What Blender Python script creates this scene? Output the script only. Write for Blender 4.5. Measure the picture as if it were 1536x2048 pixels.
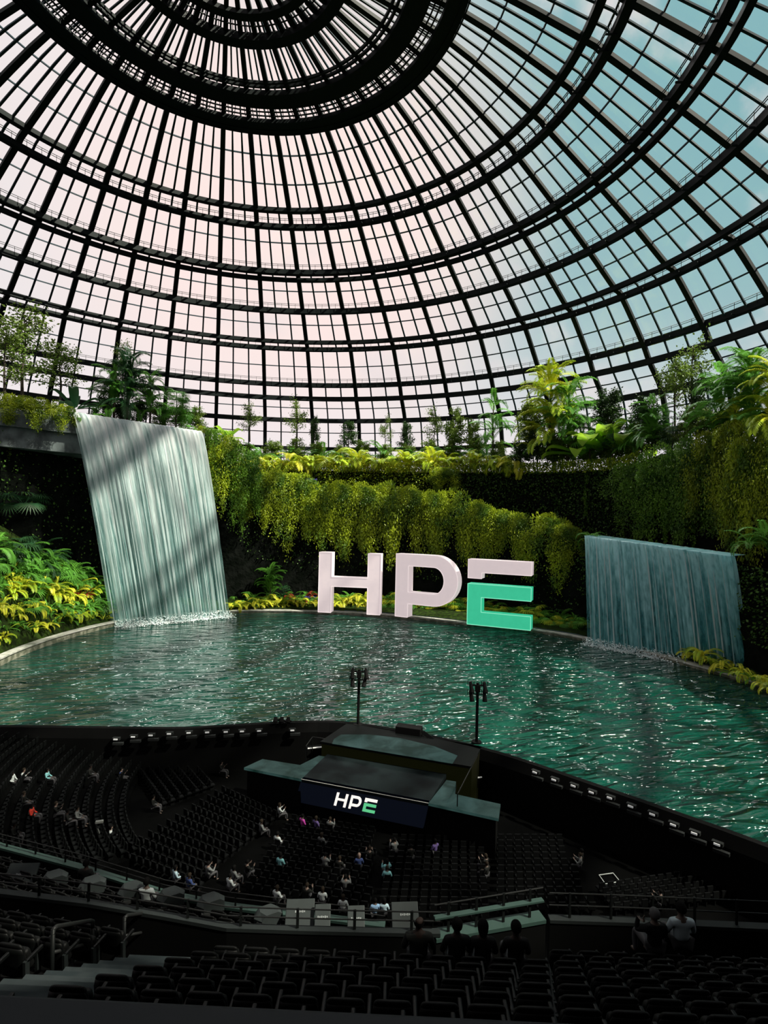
import bpy, bmesh, math, random
import numpy as np
from mathutils import Vector, Matrix
random.seed(7); rng = np.random.default_rng(7)
for o in list(bpy.data.objects): bpy.data.objects.remove(o)
PI = math.pi; rad = math.radians
scn = bpy.context.scene; COL = scn.collection

# ---------------------------------------------------------------- camera
CZ = 24.0                       # eye height above the arena floor
FPX = 1099.0; PITCH, ROLL, YAW = rad(.52), rad(1.29), rad(17.25)
F = Vector((math.sin(YAW)*math.cos(PITCH), math.cos(YAW)*math.cos(PITCH), math.sin(PITCH)))
R0 = Vector((math.cos(YAW), -math.sin(YAW), 0)); U0 = R0.cross(F)
RR = R0*math.cos(ROLL)+U0*math.sin(ROLL); UU = -R0*math.sin(ROLL)+U0*math.cos(ROLL)
EYE = Vector((0, 0, CZ))
cd = bpy.data.cameras.new('camera'); cam = bpy.data.objects.new('camera', cd); COL.objects.link(cam)
M = Matrix((RR, UU, -F)).transposed().to_4x4(); M.translation = EYE; cam.matrix_world = M
cd.sensor_fit = 'VERTICAL'; cd.sensor_height = 36; cd.lens = 36*FPX/2048; cd.clip_end = 2000; cd.clip_start = .05
scn.camera = cam
scn.view_settings.view_transform = 'Standard'; scn.view_settings.look = 'None'
scn.view_settings.gamma = 1; scn.view_settings.use_curve_mapping = False
scn.view_settings.exposure = 0.0

def ray(x, y): return F + RR*((x-768)/FPX) - UU*((y-1024)/FPX)
def onz(x, y, z): d = ray(x, y); return EYE + d*((z-CZ)/d.z)
def atd(x, y, dep): return EYE + ray(x, y)*dep
def depth(p): return (Vector(p)-EYE).dot(F)
def pix(p):
    v = Vector(p)-EYE; d = v.dot(F); return 768+FPX*v.dot(RR)/d, 1024-FPX*v.dot(UU)/d

# ---------------------------------------------------------------- sky and sun
PINK = ray(600, 480).normalized(); CYAN = ray(1650, -150).normalized()
w = bpy.data.worlds.new('sky'); scn.world = w; w.use_nodes = True
nt = w.node_tree; nt.nodes.clear()
def N(t, **k):
    n = nt.nodes.new(t)
    for a, b in k.items(): setattr(n, a, b)
    return n
tc = N('ShaderNodeTexCoord')
def dotn(v):
    n = N('ShaderNodeVectorMath', operation='DOT_PRODUCT'); nt.links.new(tc.outputs['Generated'], n.inputs[0]); n.inputs[1].default_value = v; return n.outputs['Value']
def mapr(s, a, b):
    n = N('ShaderNodeMapRange'); n.interpolation_type = 'SMOOTHSTEP'; nt.links.new(s, n.inputs[0]); n.inputs[1].default_value = a; n.inputs[2].default_value = b; return n.outputs[0]
def mixc(f, a, b):
    n = N('ShaderNodeMix'); n.data_type = 'RGBA'
    if isinstance(f, float): n.inputs[0].default_value = f
    else: nt.links.new(f, n.inputs[0])
    for i, c in ((6, a), (7, b)):
        if isinstance(c, tuple): n.inputs[i].default_value = (*c, 1)
        else: nt.links.new(c, n.inputs[i])
    return n.outputs[2]
c = mixc(mapr(dotn(CYAN), .62, 1.02), (.84, .765, .765), (.23, .44, .47))
c = mixc(mapr(dotn(PINK), .90, 1.0), c, (.98, .78, .74))
sp = N('ShaderNodeSeparateXYZ'); nt.links.new(tc.outputs['Generated'], sp.inputs[0])
c = mixc(mapr(sp.outputs[2], .34, .0), c, (.88, .79, .80))
cn = N('ShaderNodeTexNoise'); nt.links.new(tc.outputs['Generated'], cn.inputs[0]); cn.inputs['Scale'].default_value = 4.5; cn.inputs['Detail'].default_value = 7
cl = mapr(cn.outputs[0], .53, .68)
c = mixc(cl, c, (.84, .73, .72))
c = mixc(mapr(sp.outputs[2], .0, -.08), c, (.02, .03, .03))
HOT = (ray(720, 1024).normalized()*math.cos(rad(55))+Vector((0, 0, math.sin(rad(55))))).normalized()   # bright sky patch added above the frame for water glints and top light
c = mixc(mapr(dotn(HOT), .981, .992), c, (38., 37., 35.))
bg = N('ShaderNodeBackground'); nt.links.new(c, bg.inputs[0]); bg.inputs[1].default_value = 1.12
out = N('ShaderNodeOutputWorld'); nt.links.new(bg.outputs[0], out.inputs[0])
sl = bpy.data.lights.new('sun', 'SUN'); sl.energy = 13.0; sl.angle = rad(1.5); sl.color = (1, .93, .78)
sun = bpy.data.objects.new('sun', sl); COL.objects.link(sun)
SD = Vector((math.sin(YAW+rad(112)), math.cos(YAW+rad(112)), 0))*math.cos(rad(48)) + Vector((0, 0, math.sin(rad(48))))
sun.rotation_euler = SD.to_track_quat('Z', 'Y').to_euler(); sun.location = (0, 80, 140)

# ---------------------------------------------------------------- helpers
MATS = {}
def mat(name, col, rough=.6, metal=0., emit=None, es=1., noise=None, bump=None, trans=0., spec=.5, alpha=None, rnd=0.):
    if name in MATS: return MATS[name]
    m = bpy.data.materials.new(name); m.use_nodes = True; t = m.node_tree; L = t.links
    b = t.nodes['Principled BSDF']; b.inputs['Base Color'].default_value = (*col, 1)
    b.inputs['Roughness'].default_value = rough; b.inputs['Metallic'].default_value = metal
    b.inputs['Specular IOR Level'].default_value = spec
    src = None
    if noise:   # (scale, colour2, lo, hi)
        tcn = t.nodes.new('ShaderNodeTexCoord'); n = t.nodes.new('ShaderNodeTexNoise'); n.inputs['Scale'].default_value = noise[0]; n.inputs['Detail'].default_value = 5
        L.new(tcn.outputs['Object'], n.inputs['Vector'])
        mr = t.nodes.new('ShaderNodeMapRange'); mr.inputs[1].default_value = noise[2]; mr.inputs[2].default_value = noise[3]; L.new(n.outputs[0], mr.inputs[0])
        mx = t.nodes.new('ShaderNodeMix'); mx.data_type = 'RGBA'; mx.inputs[6].default_value = (*col, 1); mx.inputs[7].default_value = (*noise[1], 1)
        L.new(mr.outputs[0], mx.inputs[0]); src = mx.outputs[2]; L.new(src, b.inputs['Base Color'])
    if rnd:
        oi = t.nodes.new('ShaderNodeObjectInfo'); mr = t.nodes.new('ShaderNodeMapRange'); mr.inputs[3].default_value = 1-rnd; mr.inputs[4].default_value = 1+rnd
        L.new(oi.outputs['Random'], mr.inputs[0]); vm = t.nodes.new('ShaderNodeVectorMath'); vm.operation = 'SCALE'
        if src: L.new(src, vm.inputs[0])
        else: vm.inputs[0].default_value = col
        L.new(mr.outputs[0], vm.inputs['Scale']); src = vm.outputs[0]; L.new(src, b.inputs['Base Color'])
    if bump:
        tcn = t.nodes.new('ShaderNodeTexCoord'); n = t.nodes.new('ShaderNodeTexNoise'); n.inputs['Scale'].default_value = bump[0]; L.new(tcn.outputs['Object'], n.inputs['Vector'])
        bn = t.nodes.new('ShaderNodeBump'); bn.inputs['Strength'].default_value = bump[1]; bn.inputs['Distance'].default_value = bump[2] if len(bump) > 2 else .05
        L.new(n.outputs[0], bn.inputs['Height']); L.new(bn.outputs[0], b.inputs['Normal'])
    if emit: b.inputs['Emission Color'].default_value = (*emit, 1); b.inputs['Emission Strength'].default_value = es
    if trans:
        tr = t.nodes.new('ShaderNodeBsdfTranslucent'); ms = t.nodes.new('ShaderNodeMixShader'); ms.inputs[0].default_value = trans
        if src: L.new(src, tr.inputs[0])
        else: tr.inputs[0].default_value = (*col, 1)
        L.new(b.outputs[0], ms.inputs[1]); L.new(tr.outputs[0], ms.inputs[2]); L.new(ms.outputs[0], t.nodes['Material Output'].inputs[0])
    MATS[name] = m; return m

def mesh(name, verts, faces, m, parent=None, smooth=False, matid=None):
    me = bpy.data.meshes.new(name)
    if isinstance(verts, np.ndarray):
        nv, nf, k = len(verts), len(faces), faces.shape[1]
        me.vertices.add(nv); me.vertices.foreach_set('co', verts.astype(np.float32).ravel())
        me.loops.add(nf*k); me.loops.foreach_set('vertex_index', faces.astype(np.int32).ravel())
        me.polygons.add(nf); me.polygons.foreach_set('loop_start', np.arange(0, nf*k, k, dtype=np.int32)); me.polygons.foreach_set('loop_total', np.full(nf, k, np.int32))
        me.update(calc_edges=True)
    else: me.from_pydata([tuple(v) for v in verts], [], faces); me.update()
    for mm in (m if isinstance(m, (list, tuple)) else [m]): me.materials.append(mm)
    if matid is not None: me.polygons.foreach_set('material_index', np.array(matid, dtype=np.int32))
    if smooth: me.polygons.foreach_set('use_smooth', [True]*len(me.polygons))
    return link(name, me, parent)
def link(name, me, parent=None):
    o = bpy.data.objects.new(name, me); COL.objects.link(o)
    if parent: o.parent = parent
    return o
def tag(o, label=None, cat=None, group=None, kind=None):
    if label: o['label'] = label
    if cat: o['category'] = cat
    if group: o['group'] = group
    if kind: o['kind'] = kind
    return o
def empty(name, loc=(0, 0, 0), rz=0., label=None, cat=None, group=None, kind=None):
    o = bpy.data.objects.new(name, None); COL.objects.link(o); o.location = loc; o.rotation_euler = (0, 0, rz); o.empty_display_size = .2
    return tag(o, label, cat, group, kind)
class MB:
    def __init__(s): s.v = []; s.f = []
    def add(s, v, f): k = len(s.v); s.v += [tuple(x) for x in v]; s.f += [tuple(i+k for i in q) for q in f]
    def box(s, c, h, ax=None):
        ax = ax or (Vector((1, 0, 0)), Vector((0, 1, 0)), Vector((0, 0, 1))); c = Vector(c)
        v = [c+ax[0]*h[0]*i+ax[1]*h[1]*j+ax[2]*h[2]*k for i in (-1, 1) for j in (-1, 1) for k in (-1, 1)]
        s.add(v, [(0, 1, 3, 2), (4, 6, 7, 5), (0, 4, 5, 1), (2, 3, 7, 6), (0, 2, 6, 4), (1, 5, 7, 3)])
    def bevbox(s, c, h, b, ax=None):
        ax = ax or (Vector((1, 0, 0)), Vector((0, 1, 0)), Vector((0, 0, 1))); c = Vector(c)
        bm = bmesh.new(); bmesh.ops.create_cube(bm, size=2)
        for v in bm.verts: v.co = Vector((v.co.x*h[0], v.co.y*h[1], v.co.z*h[2]))
        bmesh.ops.bevel(bm, geom=bm.edges[:], offset=b, segments=2, affect='EDGES', profile=.6)
        bm.verts.index_update()
        s.add([c+ax[0]*v.co.x+ax[1]*v.co.y+ax[2]*v.co.z for v in bm.verts], [tuple(v.index for v in f.verts) for f in bm.faces]); bm.free()
    def bar(s, a, b, w, h, up=Vector((0, 0, 1))):
        a, b = Vector(a), Vector(b); d = b-a; L = d.length; d.normalize(); x = d.cross(up)
        if x.length < 1e-4: x = d.cross(Vector((1, 0, 0)))
        x.normalize(); z = x.cross(d); s.box((a+b)/2, (w/2, L/2, h/2), (x, d, z))
    def tube(s, pts, r, n=8, cap=True):
        pts = [Vector(p) for p in pts]; rs = r if isinstance(r, (list, tuple)) else [r]*len(pts); V = []; Fc = []
        px = None
        for i, p in enumerate(pts):
            d = (pts[min(i+1, len(pts)-1)]-pts[max(i-1, 0)]).normalized()
            x = d.cross(Vector((0, 0, 1)) if abs(d.z) < .95 else Vector((1, 0, 0))).normalized() if px is None else (px-d*px.dot(d)).normalized()
            px = x; y = d.cross(x)
            V += [p+(x*math.cos(2*PI*k/n)+y*math.sin(2*PI*k/n))*rs[i] for k in range(n)]
            if i: Fc += [((i-1)*n+k, (i-1)*n+(k+1) % n, i*n+(k+1) % n, i*n+k) for k in range(n)]
        if cap: Fc += [tuple(range(n))[::-1], tuple((len(pts)-1)*n+k for k in range(n))]
        s.add(V, Fc)
    def prism(s, poly, z0, z1):
        n = len(poly); s.add([(p[0], p[1], z0) for p in poly]+[(p[0], p[1], z1) for p in poly], [tuple(range(n))[::-1], tuple(range(n, 2*n))]+[(i, (i+1) % n, n+(i+1) % n, n+i) for i in range(n)])
    def sweep(s, sec_pts, closed=False):     # list of sections (same length rings)
        n = len(sec_pts[0]); V = [p for q in sec_pts for p in q]; m = len(sec_pts); Fc = []
        for i in range(m if closed else m-1):
            j = (i+1) % m; Fc += [(i*n+k, i*n+(k+1) % n, j*n+(k+1) % n, j*n+k) for k in range(n)]
        if not closed: Fc += [tuple(range(n))[::-1], tuple((m-1)*n+k for k in range(n))]
        s.add(V, Fc)
    def build(s, name, m, parent=None, smooth=False): return mesh(name, s.v, s.f, m, parent, smooth)
def copy_tree(o, parent=None):
    c = o.copy(); COL.objects.link(c)
    if parent: c.parent = parent
    for ch in [q for q in list(o.children)]: copy_tree(ch, c)
    return c
ORD = ['first', 'second', 'third', 'fourth', 'fifth', 'sixth', 'seventh', 'eighth', 'ninth', 'tenth', 'eleventh', 'twelfth', 'thirteenth', 'fourteenth', 'fifteenth', 'sixteenth', 'seventeenth', 'eighteenth', 'nineteenth', 'twentieth'] + ['twenty-'+x for x in ['first', 'second', 'third', 'fourth', 'fifth', 'sixth', 'seventh', 'eighth', 'ninth']] + ['thirtieth'] + ['thirty-'+x for x in ['first', 'second', 'third', 'fourth', 'fifth', 'sixth', 'seventh', 'eighth', 'ninth']] + ['fortieth'] + ['forty-'+x for x in ['first', 'second', 'third', 'fourth', 'fifth', 'sixth', 'seventh', 'eighth', 'ninth']]

# ---------------------------------------------------------------- materials
steel = mat('dark_steel', (.004, .007, .007), .6, 0, spec=.15, noise=(.6, (.006, .010, .010), .4, .7))
steel_blue = mat('mullion_steel', (.010, .026, .036), .6, 0, spec=.2)
concrete = mat('wet_concrete', (.12, .15, .15), .8, noise=(.35, (.03, .04, .04), .4, .62), bump=(3, .4))
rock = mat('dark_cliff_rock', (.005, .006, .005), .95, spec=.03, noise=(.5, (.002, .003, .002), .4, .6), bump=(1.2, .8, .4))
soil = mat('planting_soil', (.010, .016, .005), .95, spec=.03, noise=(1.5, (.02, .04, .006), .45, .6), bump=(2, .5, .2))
stone = mat('kerb_stone', (.42, .42, .38), .75, noise=(.8, (.2, .22, .17), .4, .7), bump=(4, .3))
moss = mat('mossy_stone', (.07, .08, .05), .9, noise=(1.2, (.2, .2, .15), .45, .62), bump=(3, .5))
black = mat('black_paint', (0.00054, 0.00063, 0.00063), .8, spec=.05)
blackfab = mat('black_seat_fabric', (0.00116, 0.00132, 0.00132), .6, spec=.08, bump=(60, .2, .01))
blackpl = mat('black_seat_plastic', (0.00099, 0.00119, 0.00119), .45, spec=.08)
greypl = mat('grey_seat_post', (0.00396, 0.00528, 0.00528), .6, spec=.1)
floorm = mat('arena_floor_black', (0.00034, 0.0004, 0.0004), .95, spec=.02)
stepm = mat('aisle_step_grey', (.015, .019, .020), .85, noise=(2, (.009, .0125, .0135), .4, .6), spec=.05)
ledgem = mat('grey_ledge', (0.00784, 0.01008, 0.01008), .7, spec=.1)
greenledge = mat('green_grey_ledge', (0.0135, 0.02812, 0.02363), .6, spec=.15)
railm = mat('rail_dark_metal', (0.0022, 0.00275, 0.00275), .5, .1, spec=.1)
handrailm = mat('handrail_brushed', (0.00462, 0.00495, 0.00495), .5, .1, spec=.15)

# =============================================================== setting: hall
CX, CY, RP = 15.26, 65.3, 49.3          # pool circle
WZ = 3.8                                # water level
SHP = sorted((math.atan2(q.y-CY, q.x-CX), math.hypot(q.x-CX, q.y-CY)-RP) for q in [onz(x, y, WZ) for x, y in ((-60, 1358), (0, 1333), (60, 1305), (125, 1282), (250, 1248), (450, 1227), (640, 1228), (790, 1236), (930, 1251), (1061, 1264), (1170, 1282), (1370, 1332), (1536, 1380))])
def dev(a):
    if a <= SHP[0][0]: return SHP[0][1]
    for (p, q), (r, t_) in zip(SHP, SHP[1:]):
        if a <= r: return q+(t_-q)*(a-p)/(r-p)
    return SHP[-1][1]
def pol(r, a): r += dev(a); return Vector((CX+r*math.cos(a), CY+r*math.sin(a), 0))
def raycyl(x, y, r):
    d = ray(x, y); ox, oy = -CX, -CY
    A = d.x**2+d.y**2; B = 2*(ox*d.x+oy*d.y); C_ = ox*ox+oy*oy-r*r
    D_ = B*B-4*A*C_
    t = (-B+math.sqrt(max(D_, 0)))/(2*A); return EYE+d*t
def ang(p): return math.atan2(p[1]-CY, p[0]-CX)

fl = MB(); fl.prism([(12+75*math.cos(k*PI/32), 20+60*math.sin(k*PI/32)) for k in range(64)], -.4, 0)
tag(fl.build('floor', floorm), kind='structure')

RIM = [(-70, 66), (-45, 64), (-32, 62), (-18.3, 59), (-9.6, 56.6), (-2, 54.6), (6.6, 53.8), (12.6, 52.4), (19.2, 47.5), (24.1, 42.3), (28.6, 35.1), (31.4, 30.3), (33.8, 25.9), (39, 15), (46, -2), (55, -20)]
def cat(P, n=6):
    out_ = []
    for i in range(len(P)-1):
        p0, p1, p2, p3 = [np.array(P[max(0, min(len(P)-1, j))], float) for j in (i-1, i, i+1, i+2)]
        for k in range(n):
            t = k/n; out_.append(.5*((2*p1)+(-p0+p2)*t+(2*p0-5*p1+4*p2-p3)*t*t+(-p0+3*p1-3*p2+p3)*t**3))
    out_.append(np.array(P[-1], float)); return out_
rim = [Vector((p[0], p[1], 0)) for p in cat(RIM, 5)]
# water surface between rim and shore, with true waves
water_m = bpy.data.materials.new('pool_water'); water_m.use_nodes = True; t = water_m.node_tree; L = t.links
b = t.nodes['Principled BSDF']; b.inputs['Roughness'].default_value = .06; b.inputs['IOR'].default_value = 1.4
b.inputs['Specular IOR Level'].default_value = .6
tcn = t.nodes.new('ShaderNodeTexCoord')
mp = t.nodes.new('ShaderNodeMapping'); L.new(tcn.outputs['Object'], mp.inputs[0]); mp.inputs['Rotation'].default_value = (0, 0, YAW-rad(8)); mp.inputs['Scale'].default_value = (.34, 1.0, 1)
n1 = t.nodes.new('ShaderNodeTexNoise'); n1.inputs['Scale'].default_value = .78; n1.inputs['Detail'].default_value = 1.6; n1.inputs['Distortion'].default_value = .8; L.new(mp.outputs[0], n1.inputs[0])
n2 = t.nodes.new('ShaderNodeTexNoise'); n2.inputs['Scale'].default_value = 2.0; n2.inputs['Detail'].default_value = 1; L.new(mp.outputs[0], n2.inputs[0])
ad = t.nodes.new('ShaderNodeMath'); ad.operation = 'MULTIPLY_ADD'; L.new(n2.outputs[0], ad.inputs[0]); ad.inputs[1].default_value = .16; L.new(n1.outputs[0], ad.inputs[2])
bp_ = t.nodes.new('ShaderNodeBump'); bp_.inputs['Strength'].default_value = 1.0; bp_.inputs['Distance'].default_value = 2.3; L.new(ad.outputs[0], bp_.inputs['Height']); L.new(bp_.outputs[0], b.inputs['Normal'])
n3 = t.nodes.new('ShaderNodeTexNoise'); n3.inputs['Scale'].default_value = .07; n3.inputs['Detail'].default_value = 3; L.new(tcn.outputs['Object'], n3.inputs[0])
cr = t.nodes.new('ShaderNodeMix'); cr.data_type = 'RGBA'; cr.inputs[6].default_value = (.0010, .018, .010, 1); cr.inputs[7].default_value = (.003, .043, .031, 1)
L.new(n3.outputs[0], cr.inputs[0]); L.new(cr.outputs[2], b.inputs['Base Color'])
V = []; NR = 14
aa = [rad(190)-(rad(190)+rad(42))*k/(len(rim)-1) for k in range(len(rim))]
for i, p in enumerate(rim):
    q = pol(RP, aa[i])
    for j in range(NR+1):
        s = p.lerp(q, j/NR); V.append((s.x, s.y, WZ))
Fc = [(i*(NR+1)+j, (i+1)*(NR+1)+j, (i+1)*(NR+1)+j+1, i*(NR+1)+j+1) for i in range(len(rim)-1) for j in range(NR)]
wa = mesh('pool_water', V, Fc, water_m, smooth=True)
tag(wa, 'wide rippling teal green pool filling the garden below the letters', 'pool', kind='stuff')
pb = mesh('floor', [(v[0], v[1], WZ-1.2) for v in V], Fc, rock); tag(pb, kind='structure')
# bowl rim (black parapet with outward fascia)
mb = MB()
secs = []
for i, p in enumerate(rim):
    d = (rim[min(i+1, len(rim)-1)]-rim[max(i-1, 0)]).normalized(); nrm = Vector((d.y, -d.x, 0))   # towards hall
    secs.append([p+Vector((0, 0, 2.2)), p+Vector((0, 0, 4.0)), p+nrm*.5+Vector((0, 0, 4.0)), p+nrm*.9+Vector((0, 0, 3.2)), p+nrm*1.1+Vector((0, 0, 0)), p+Vector((0, 0, 0))])
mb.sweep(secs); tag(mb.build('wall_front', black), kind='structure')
# unseen roof slab added to shade the near seats, and the rear wall
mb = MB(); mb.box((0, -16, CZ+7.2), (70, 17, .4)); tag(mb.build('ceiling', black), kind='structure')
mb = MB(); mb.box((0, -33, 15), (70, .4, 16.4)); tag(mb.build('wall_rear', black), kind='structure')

# =============================================================== glass dome
D = 80.
PR = [(1.305, .10), (1.30, .20), (1.288, .275), (1.258, .3816), (1.200, .456), (1.166, .506), (1.0755, .6119), (1.042, .6306), (.9394, .7033), (.820, .7804), (.6863, .8623), (.6475, .8852), (.4316, .9752), (.2157, 1.0155), (.10, 1.028), (0.001, 1.032)]
prof = cat(PR, 8)
prof = [(p[0]*D, p[1]*D+CZ) for p in prof]
def pnorm(i):
    a = prof[max(i-1, 0)]; b_ = prof[min(i+1, len(prof)-1)]; d = Vector((b_[0]-a[0], b_[1]-a[1])).normalized(); return Vector((d.y, -d.x))   # outward
def dpt(r, z, a): return Vector((r*math.sin(a), D+r*math.cos(a), z))
NM = 42; PH0 = rad(.06)
dome = empty('ceiling', (0, D, CZ), kind='structure'); dome['label'] = 'vast glass dome on dark steel ribs and ring beams'
def dobj(m_, name, mt, smooth=False):
    o = m_.build(name, mt, dome, smooth); o.location = (0, -D, -CZ); return o
def ribsec(i, a, w_, d0, d1):
    n = pnorm(i); r, z = prof[i]; s = Vector((math.cos(a), -math.sin(a), 0))
    A = dpt(r+n.x*d0, z+n.y*d0, a); B = dpt(r+n.x*d1, z+n.y*d1, a)
    return [A-s*w_/2, A+s*w_/2, B+s*w_/2, B-s*w_/2]
iEnd = len(prof)-8
for k in range(NM):
    a = PH0+k*2*PI/NM
    m_ = MB(); secs = []
    for i in range(0, iEnd, 2):
        wd = 1.1 if prof[i][0] > 50 else .65+.45*prof[i][0]/50
        secs.append(ribsec(i, a, wd, 0, .6))
    m_.sweep(secs); dobj(m_, 'rib', steel)
    for q in (1, 2):
        a2 = a+q*2*PI/NM/3; m_ = MB(); secs = [ribsec(i, a2, .40 if prof[i][0] > 35 else .28, .45, .7) for i in range(0, iEnd-5, 2)]
        m_.sweep(secs); dobj(m_, 'mullion', steel_blue)
def ring(r, z, w_, h, name, mt=steel, n=126, tilt=None):
    m_ = MB(); secs = []
    c_, s_ = (math.cos(tilt), math.sin(tilt)) if tilt else (1, 0)
    for k in range(n):
        a = k*2*PI/n; q = []
        for (i, j) in ((-1, -1), (1, -1), (1, 1), (-1, 1)):
            x, y = i*w_/2, j*h/2; q.append(dpt(r+x*c_-y*s_, z+x*s_+y*c_, a))
        secs.append(q)
    m_.sweep(secs, True); return dobj(m_, name, mt)
RG = [('R1', .4330, .9740, 1.0, .6, 0), ('R2', .6475, .8902, 1.3, .9, 0), ('R3', .6863, .8623, 1.4, 1.0, 1), ('R4', .8102, .7804, 1.4, 1.2, 1), ('R5', .832, .766, 1.0, .9, 0), ('R6', .9394, .7033, 1.3, 1.3, 1), ('R7', 1.0422, .6296, 1.0, 1.0, 0), ('R8', 1.0755, .6139, 1.3, 1.1, 1), ('R9', 1.1808, .5061, 1.3, 1.25, 1), ('R10', 1.1932, .4559, 1.0, 1.3, 0), ('R11', 1.2579, .3816, 1.0, 1.3, 0), ('R12', 1.288, .272, 1.0, 1.2, 0), ('R13', 1.303, .14, 1.6, 1.6, 0)]
for nme, r, z, w_, h, wk in RG:
    r *= D; z = z*D+CZ; ring(r, z, w_, h, 'ring_beam')
    if wk:
        m_ = MB()
        for dz in (.75, 1.15):
            secs = []
            for k in range(126):
                a = k*2*PI/126; p = dpt(r-w_*.6, z+h/2+dz, a); secs.append([p+Vector((0, 0, .05)), p+Vector((math.sin(a)*.09, math.cos(a)*.09, -.04)), p-Vector((math.sin(a)*.09, math.cos(a)*.09, .04))])
            m_.sweep(secs, True)
        for k in range(126):
            a = (k+.5)*2*PI/126; m_.bar(dpt(r-w_*.6, z, a), dpt(r-w_*.6, z+h/2+1.15, a), .07, .07)
            if k % 3 == 1 or k % 3 == 0: m_.bar(dpt(r-w_*.5-.9, z-.55, a), dpt(r, z-.5, a), .2, .22)
        dobj(m_, 'walkway_railing', steel)
def prof_at(r):
    for i in range(len(prof)-1):
        if prof[i][0] >= r >= prof[i+1][0]:
            t_ = (prof[i][0]-r)/(prof[i][0]-prof[i+1][0]+1e-9); return prof[i][1]*(1-t_)+prof[i+1][1]*t_
    return prof[-1][1]
for r in (.50, .575, .735, .88, .99, 1.125, 1.232, 1.276, 1.297):
    r *= D; z = prof_at(r); ring(r+.5, z+.7, .22, .25, 'purlin', steel_blue)
# dense crown rings, located from their bands
def r_of_y(y, dz=0):
    lo, hi = 1., 60.
    for _ in range(40):
        m0 = (lo+hi)/2
        if pix(dpt(m0, prof_at(m0)+dz, 0))[1] < y: lo = m0
        else: hi = m0
    return lo
for y0, y1, h, nme in ((224, 247, .8, 'crown_ring'), (168, 203, 1.0, 'crown_ring'), (150, 154, .5, 'crown_purlin'), (158, 162, .5, 'crown_purlin'), (60, 82, 1.3, 'crown_ring'), (12, 30, .8, 'crown_ring'), (209, 211, .2, 'crown_purlin'), (217, 219, .2, 'crown_purlin'), (41, 43, .15, 'crown_purlin'), (254, 256, .2, 'crown_purlin')):
    ra, rb = r_of_y(y0), r_of_y(y1); ring((ra+rb)/2, prof_at((ra+rb)/2)-.2, rb-ra, h, nme, steel, 126)
m_ = MB()
for k in range(126*2):
    a = k*PI/126; ra, rb = r_of_y(203), r_of_y(224); m_.bar(dpt(ra, prof_at(ra), a), dpt(rb, prof_at(rb), a+(.006 if k % 3 else -.01)), .12, .15)
ra, rb = r_of_y(30), r_of_y(60)
for k in range(NM*2):
    a = k*PI/NM; m_.bar(dpt(ra, prof_at(ra), a), dpt(rb, prof_at(rb), a), .35 if k % 2 == 0 else .1, .3)
    if k % 2: m_.tube([dpt(rb-.4+.3*math.cos(t_), prof_at(rb)-.2, a+.03*math.sin(t_)) for t_ in np.linspace(0, 2*PI, 9)], .05, 4)
dobj(m_, 'crown_lattice', steel)
# oculus hub
m_ = MB(); secs = []
for k in range(48):
    a = k*2*PI/48; secs.append([dpt(1.5, prof_at(1.5)-.5, a), dpt(3.0, prof_at(3)-.5, a), dpt(3.0, prof_at(3)+.5, a), dpt(1.5, prof_at(1.5)+.5, a)])
m_.sweep(secs, True); dobj(m_, 'oculus_hub', steel)
# panes
gm = bpy.data.materials.new('dome_glass'); gm.use_nodes = True; t = gm.node_tree; t.nodes.clear()
tr = t.nodes.new('ShaderNodeBsdfTransparent'); tr.inputs[0].default_value = (.95, .975, .98, 1); gl = t.nodes.new('ShaderNodeBsdfGlossy'); gl.inputs['Roughness'].default_value = .05
ms = t.nodes.new('ShaderNodeMixShader'); ms.inputs[0].default_value = .04; oo = t.nodes.new('ShaderNodeOutputMaterial')
t.links.new(tr.outputs[0], ms.inputs[1]); t.links.new(gl.outputs[0], ms.inputs[2]); t.links.new(ms.outputs[0], oo.inputs[0])
V = []; Fc = []; idx = list(range(0, len(prof)-1, 3))
for i in idx:
    n = pnorm(i)
    for k in range(NM): V.append(dpt(prof[i][0]+n.x*.85, prof[i][1]+n.y*.85, PH0+k*2*PI/NM))
for i in range(len(idx)-1):
    for k in range(NM): Fc.append((i*NM+k, i*NM+(k+1) % NM, (i+1)*NM+(k+1) % NM, (i+1)*NM+k))
o = mesh('glass_panes', V, Fc, gm, dome); o.location = (0, -D, -CZ)

# =============================================================== cliffs, terraces, kerb
def interp(P, x):
    if x <= P[0][0]: return P[0][1]
    for (a, b_), (c_, d) in zip(P, P[1:]):
        if x <= c_: return b_+(d-b_)*(x-a)/(c_-a)
    return P[-1][1]
C1 = [(-200, 842), (0, 845), (140, 848), (400, 880), (470, 905), (495, 965), (560, 985), (650, 1000), (740, 1010), (830, 1012), (920, 1022), (1000, 1045), (1100, 1068), (1165, 1080), (1300, 1098), (1455, 1122), (1540, 1140), (1700, 1160)]
C2 = [(-200, 850), (0, 850), (300, 850), (420, 880), (480, 938), (850, 944), (1100, 944), (1240, 938), (1320, 910), (1400, 890), (1700, 880)]
def r1(x): return interp([(-200, 67), (400, 67), (440, 60), (480, 59), (1050, 58), (1180, 55), (1700, 54.5)], x)
def cliffline(Cp, rfun, xs):
    pts = []
    for x in xs:
        y = interp(Cp, x); p = raycyl(x, y, rfun(x)); pts.append(p)
    return pts
xs = list(range(-260, 1701, 20))
l1 = cliffline(C1, r1, xs); l2 = cliffline(C2, lambda x: interp([(0, 72), (1100, 72), (1400, 62), (1700, 60)], x), xs)
l3 = [p+Vector((p.x-CX, p.y-CY, 0)).normalized()*14 for p in l2]
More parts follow.
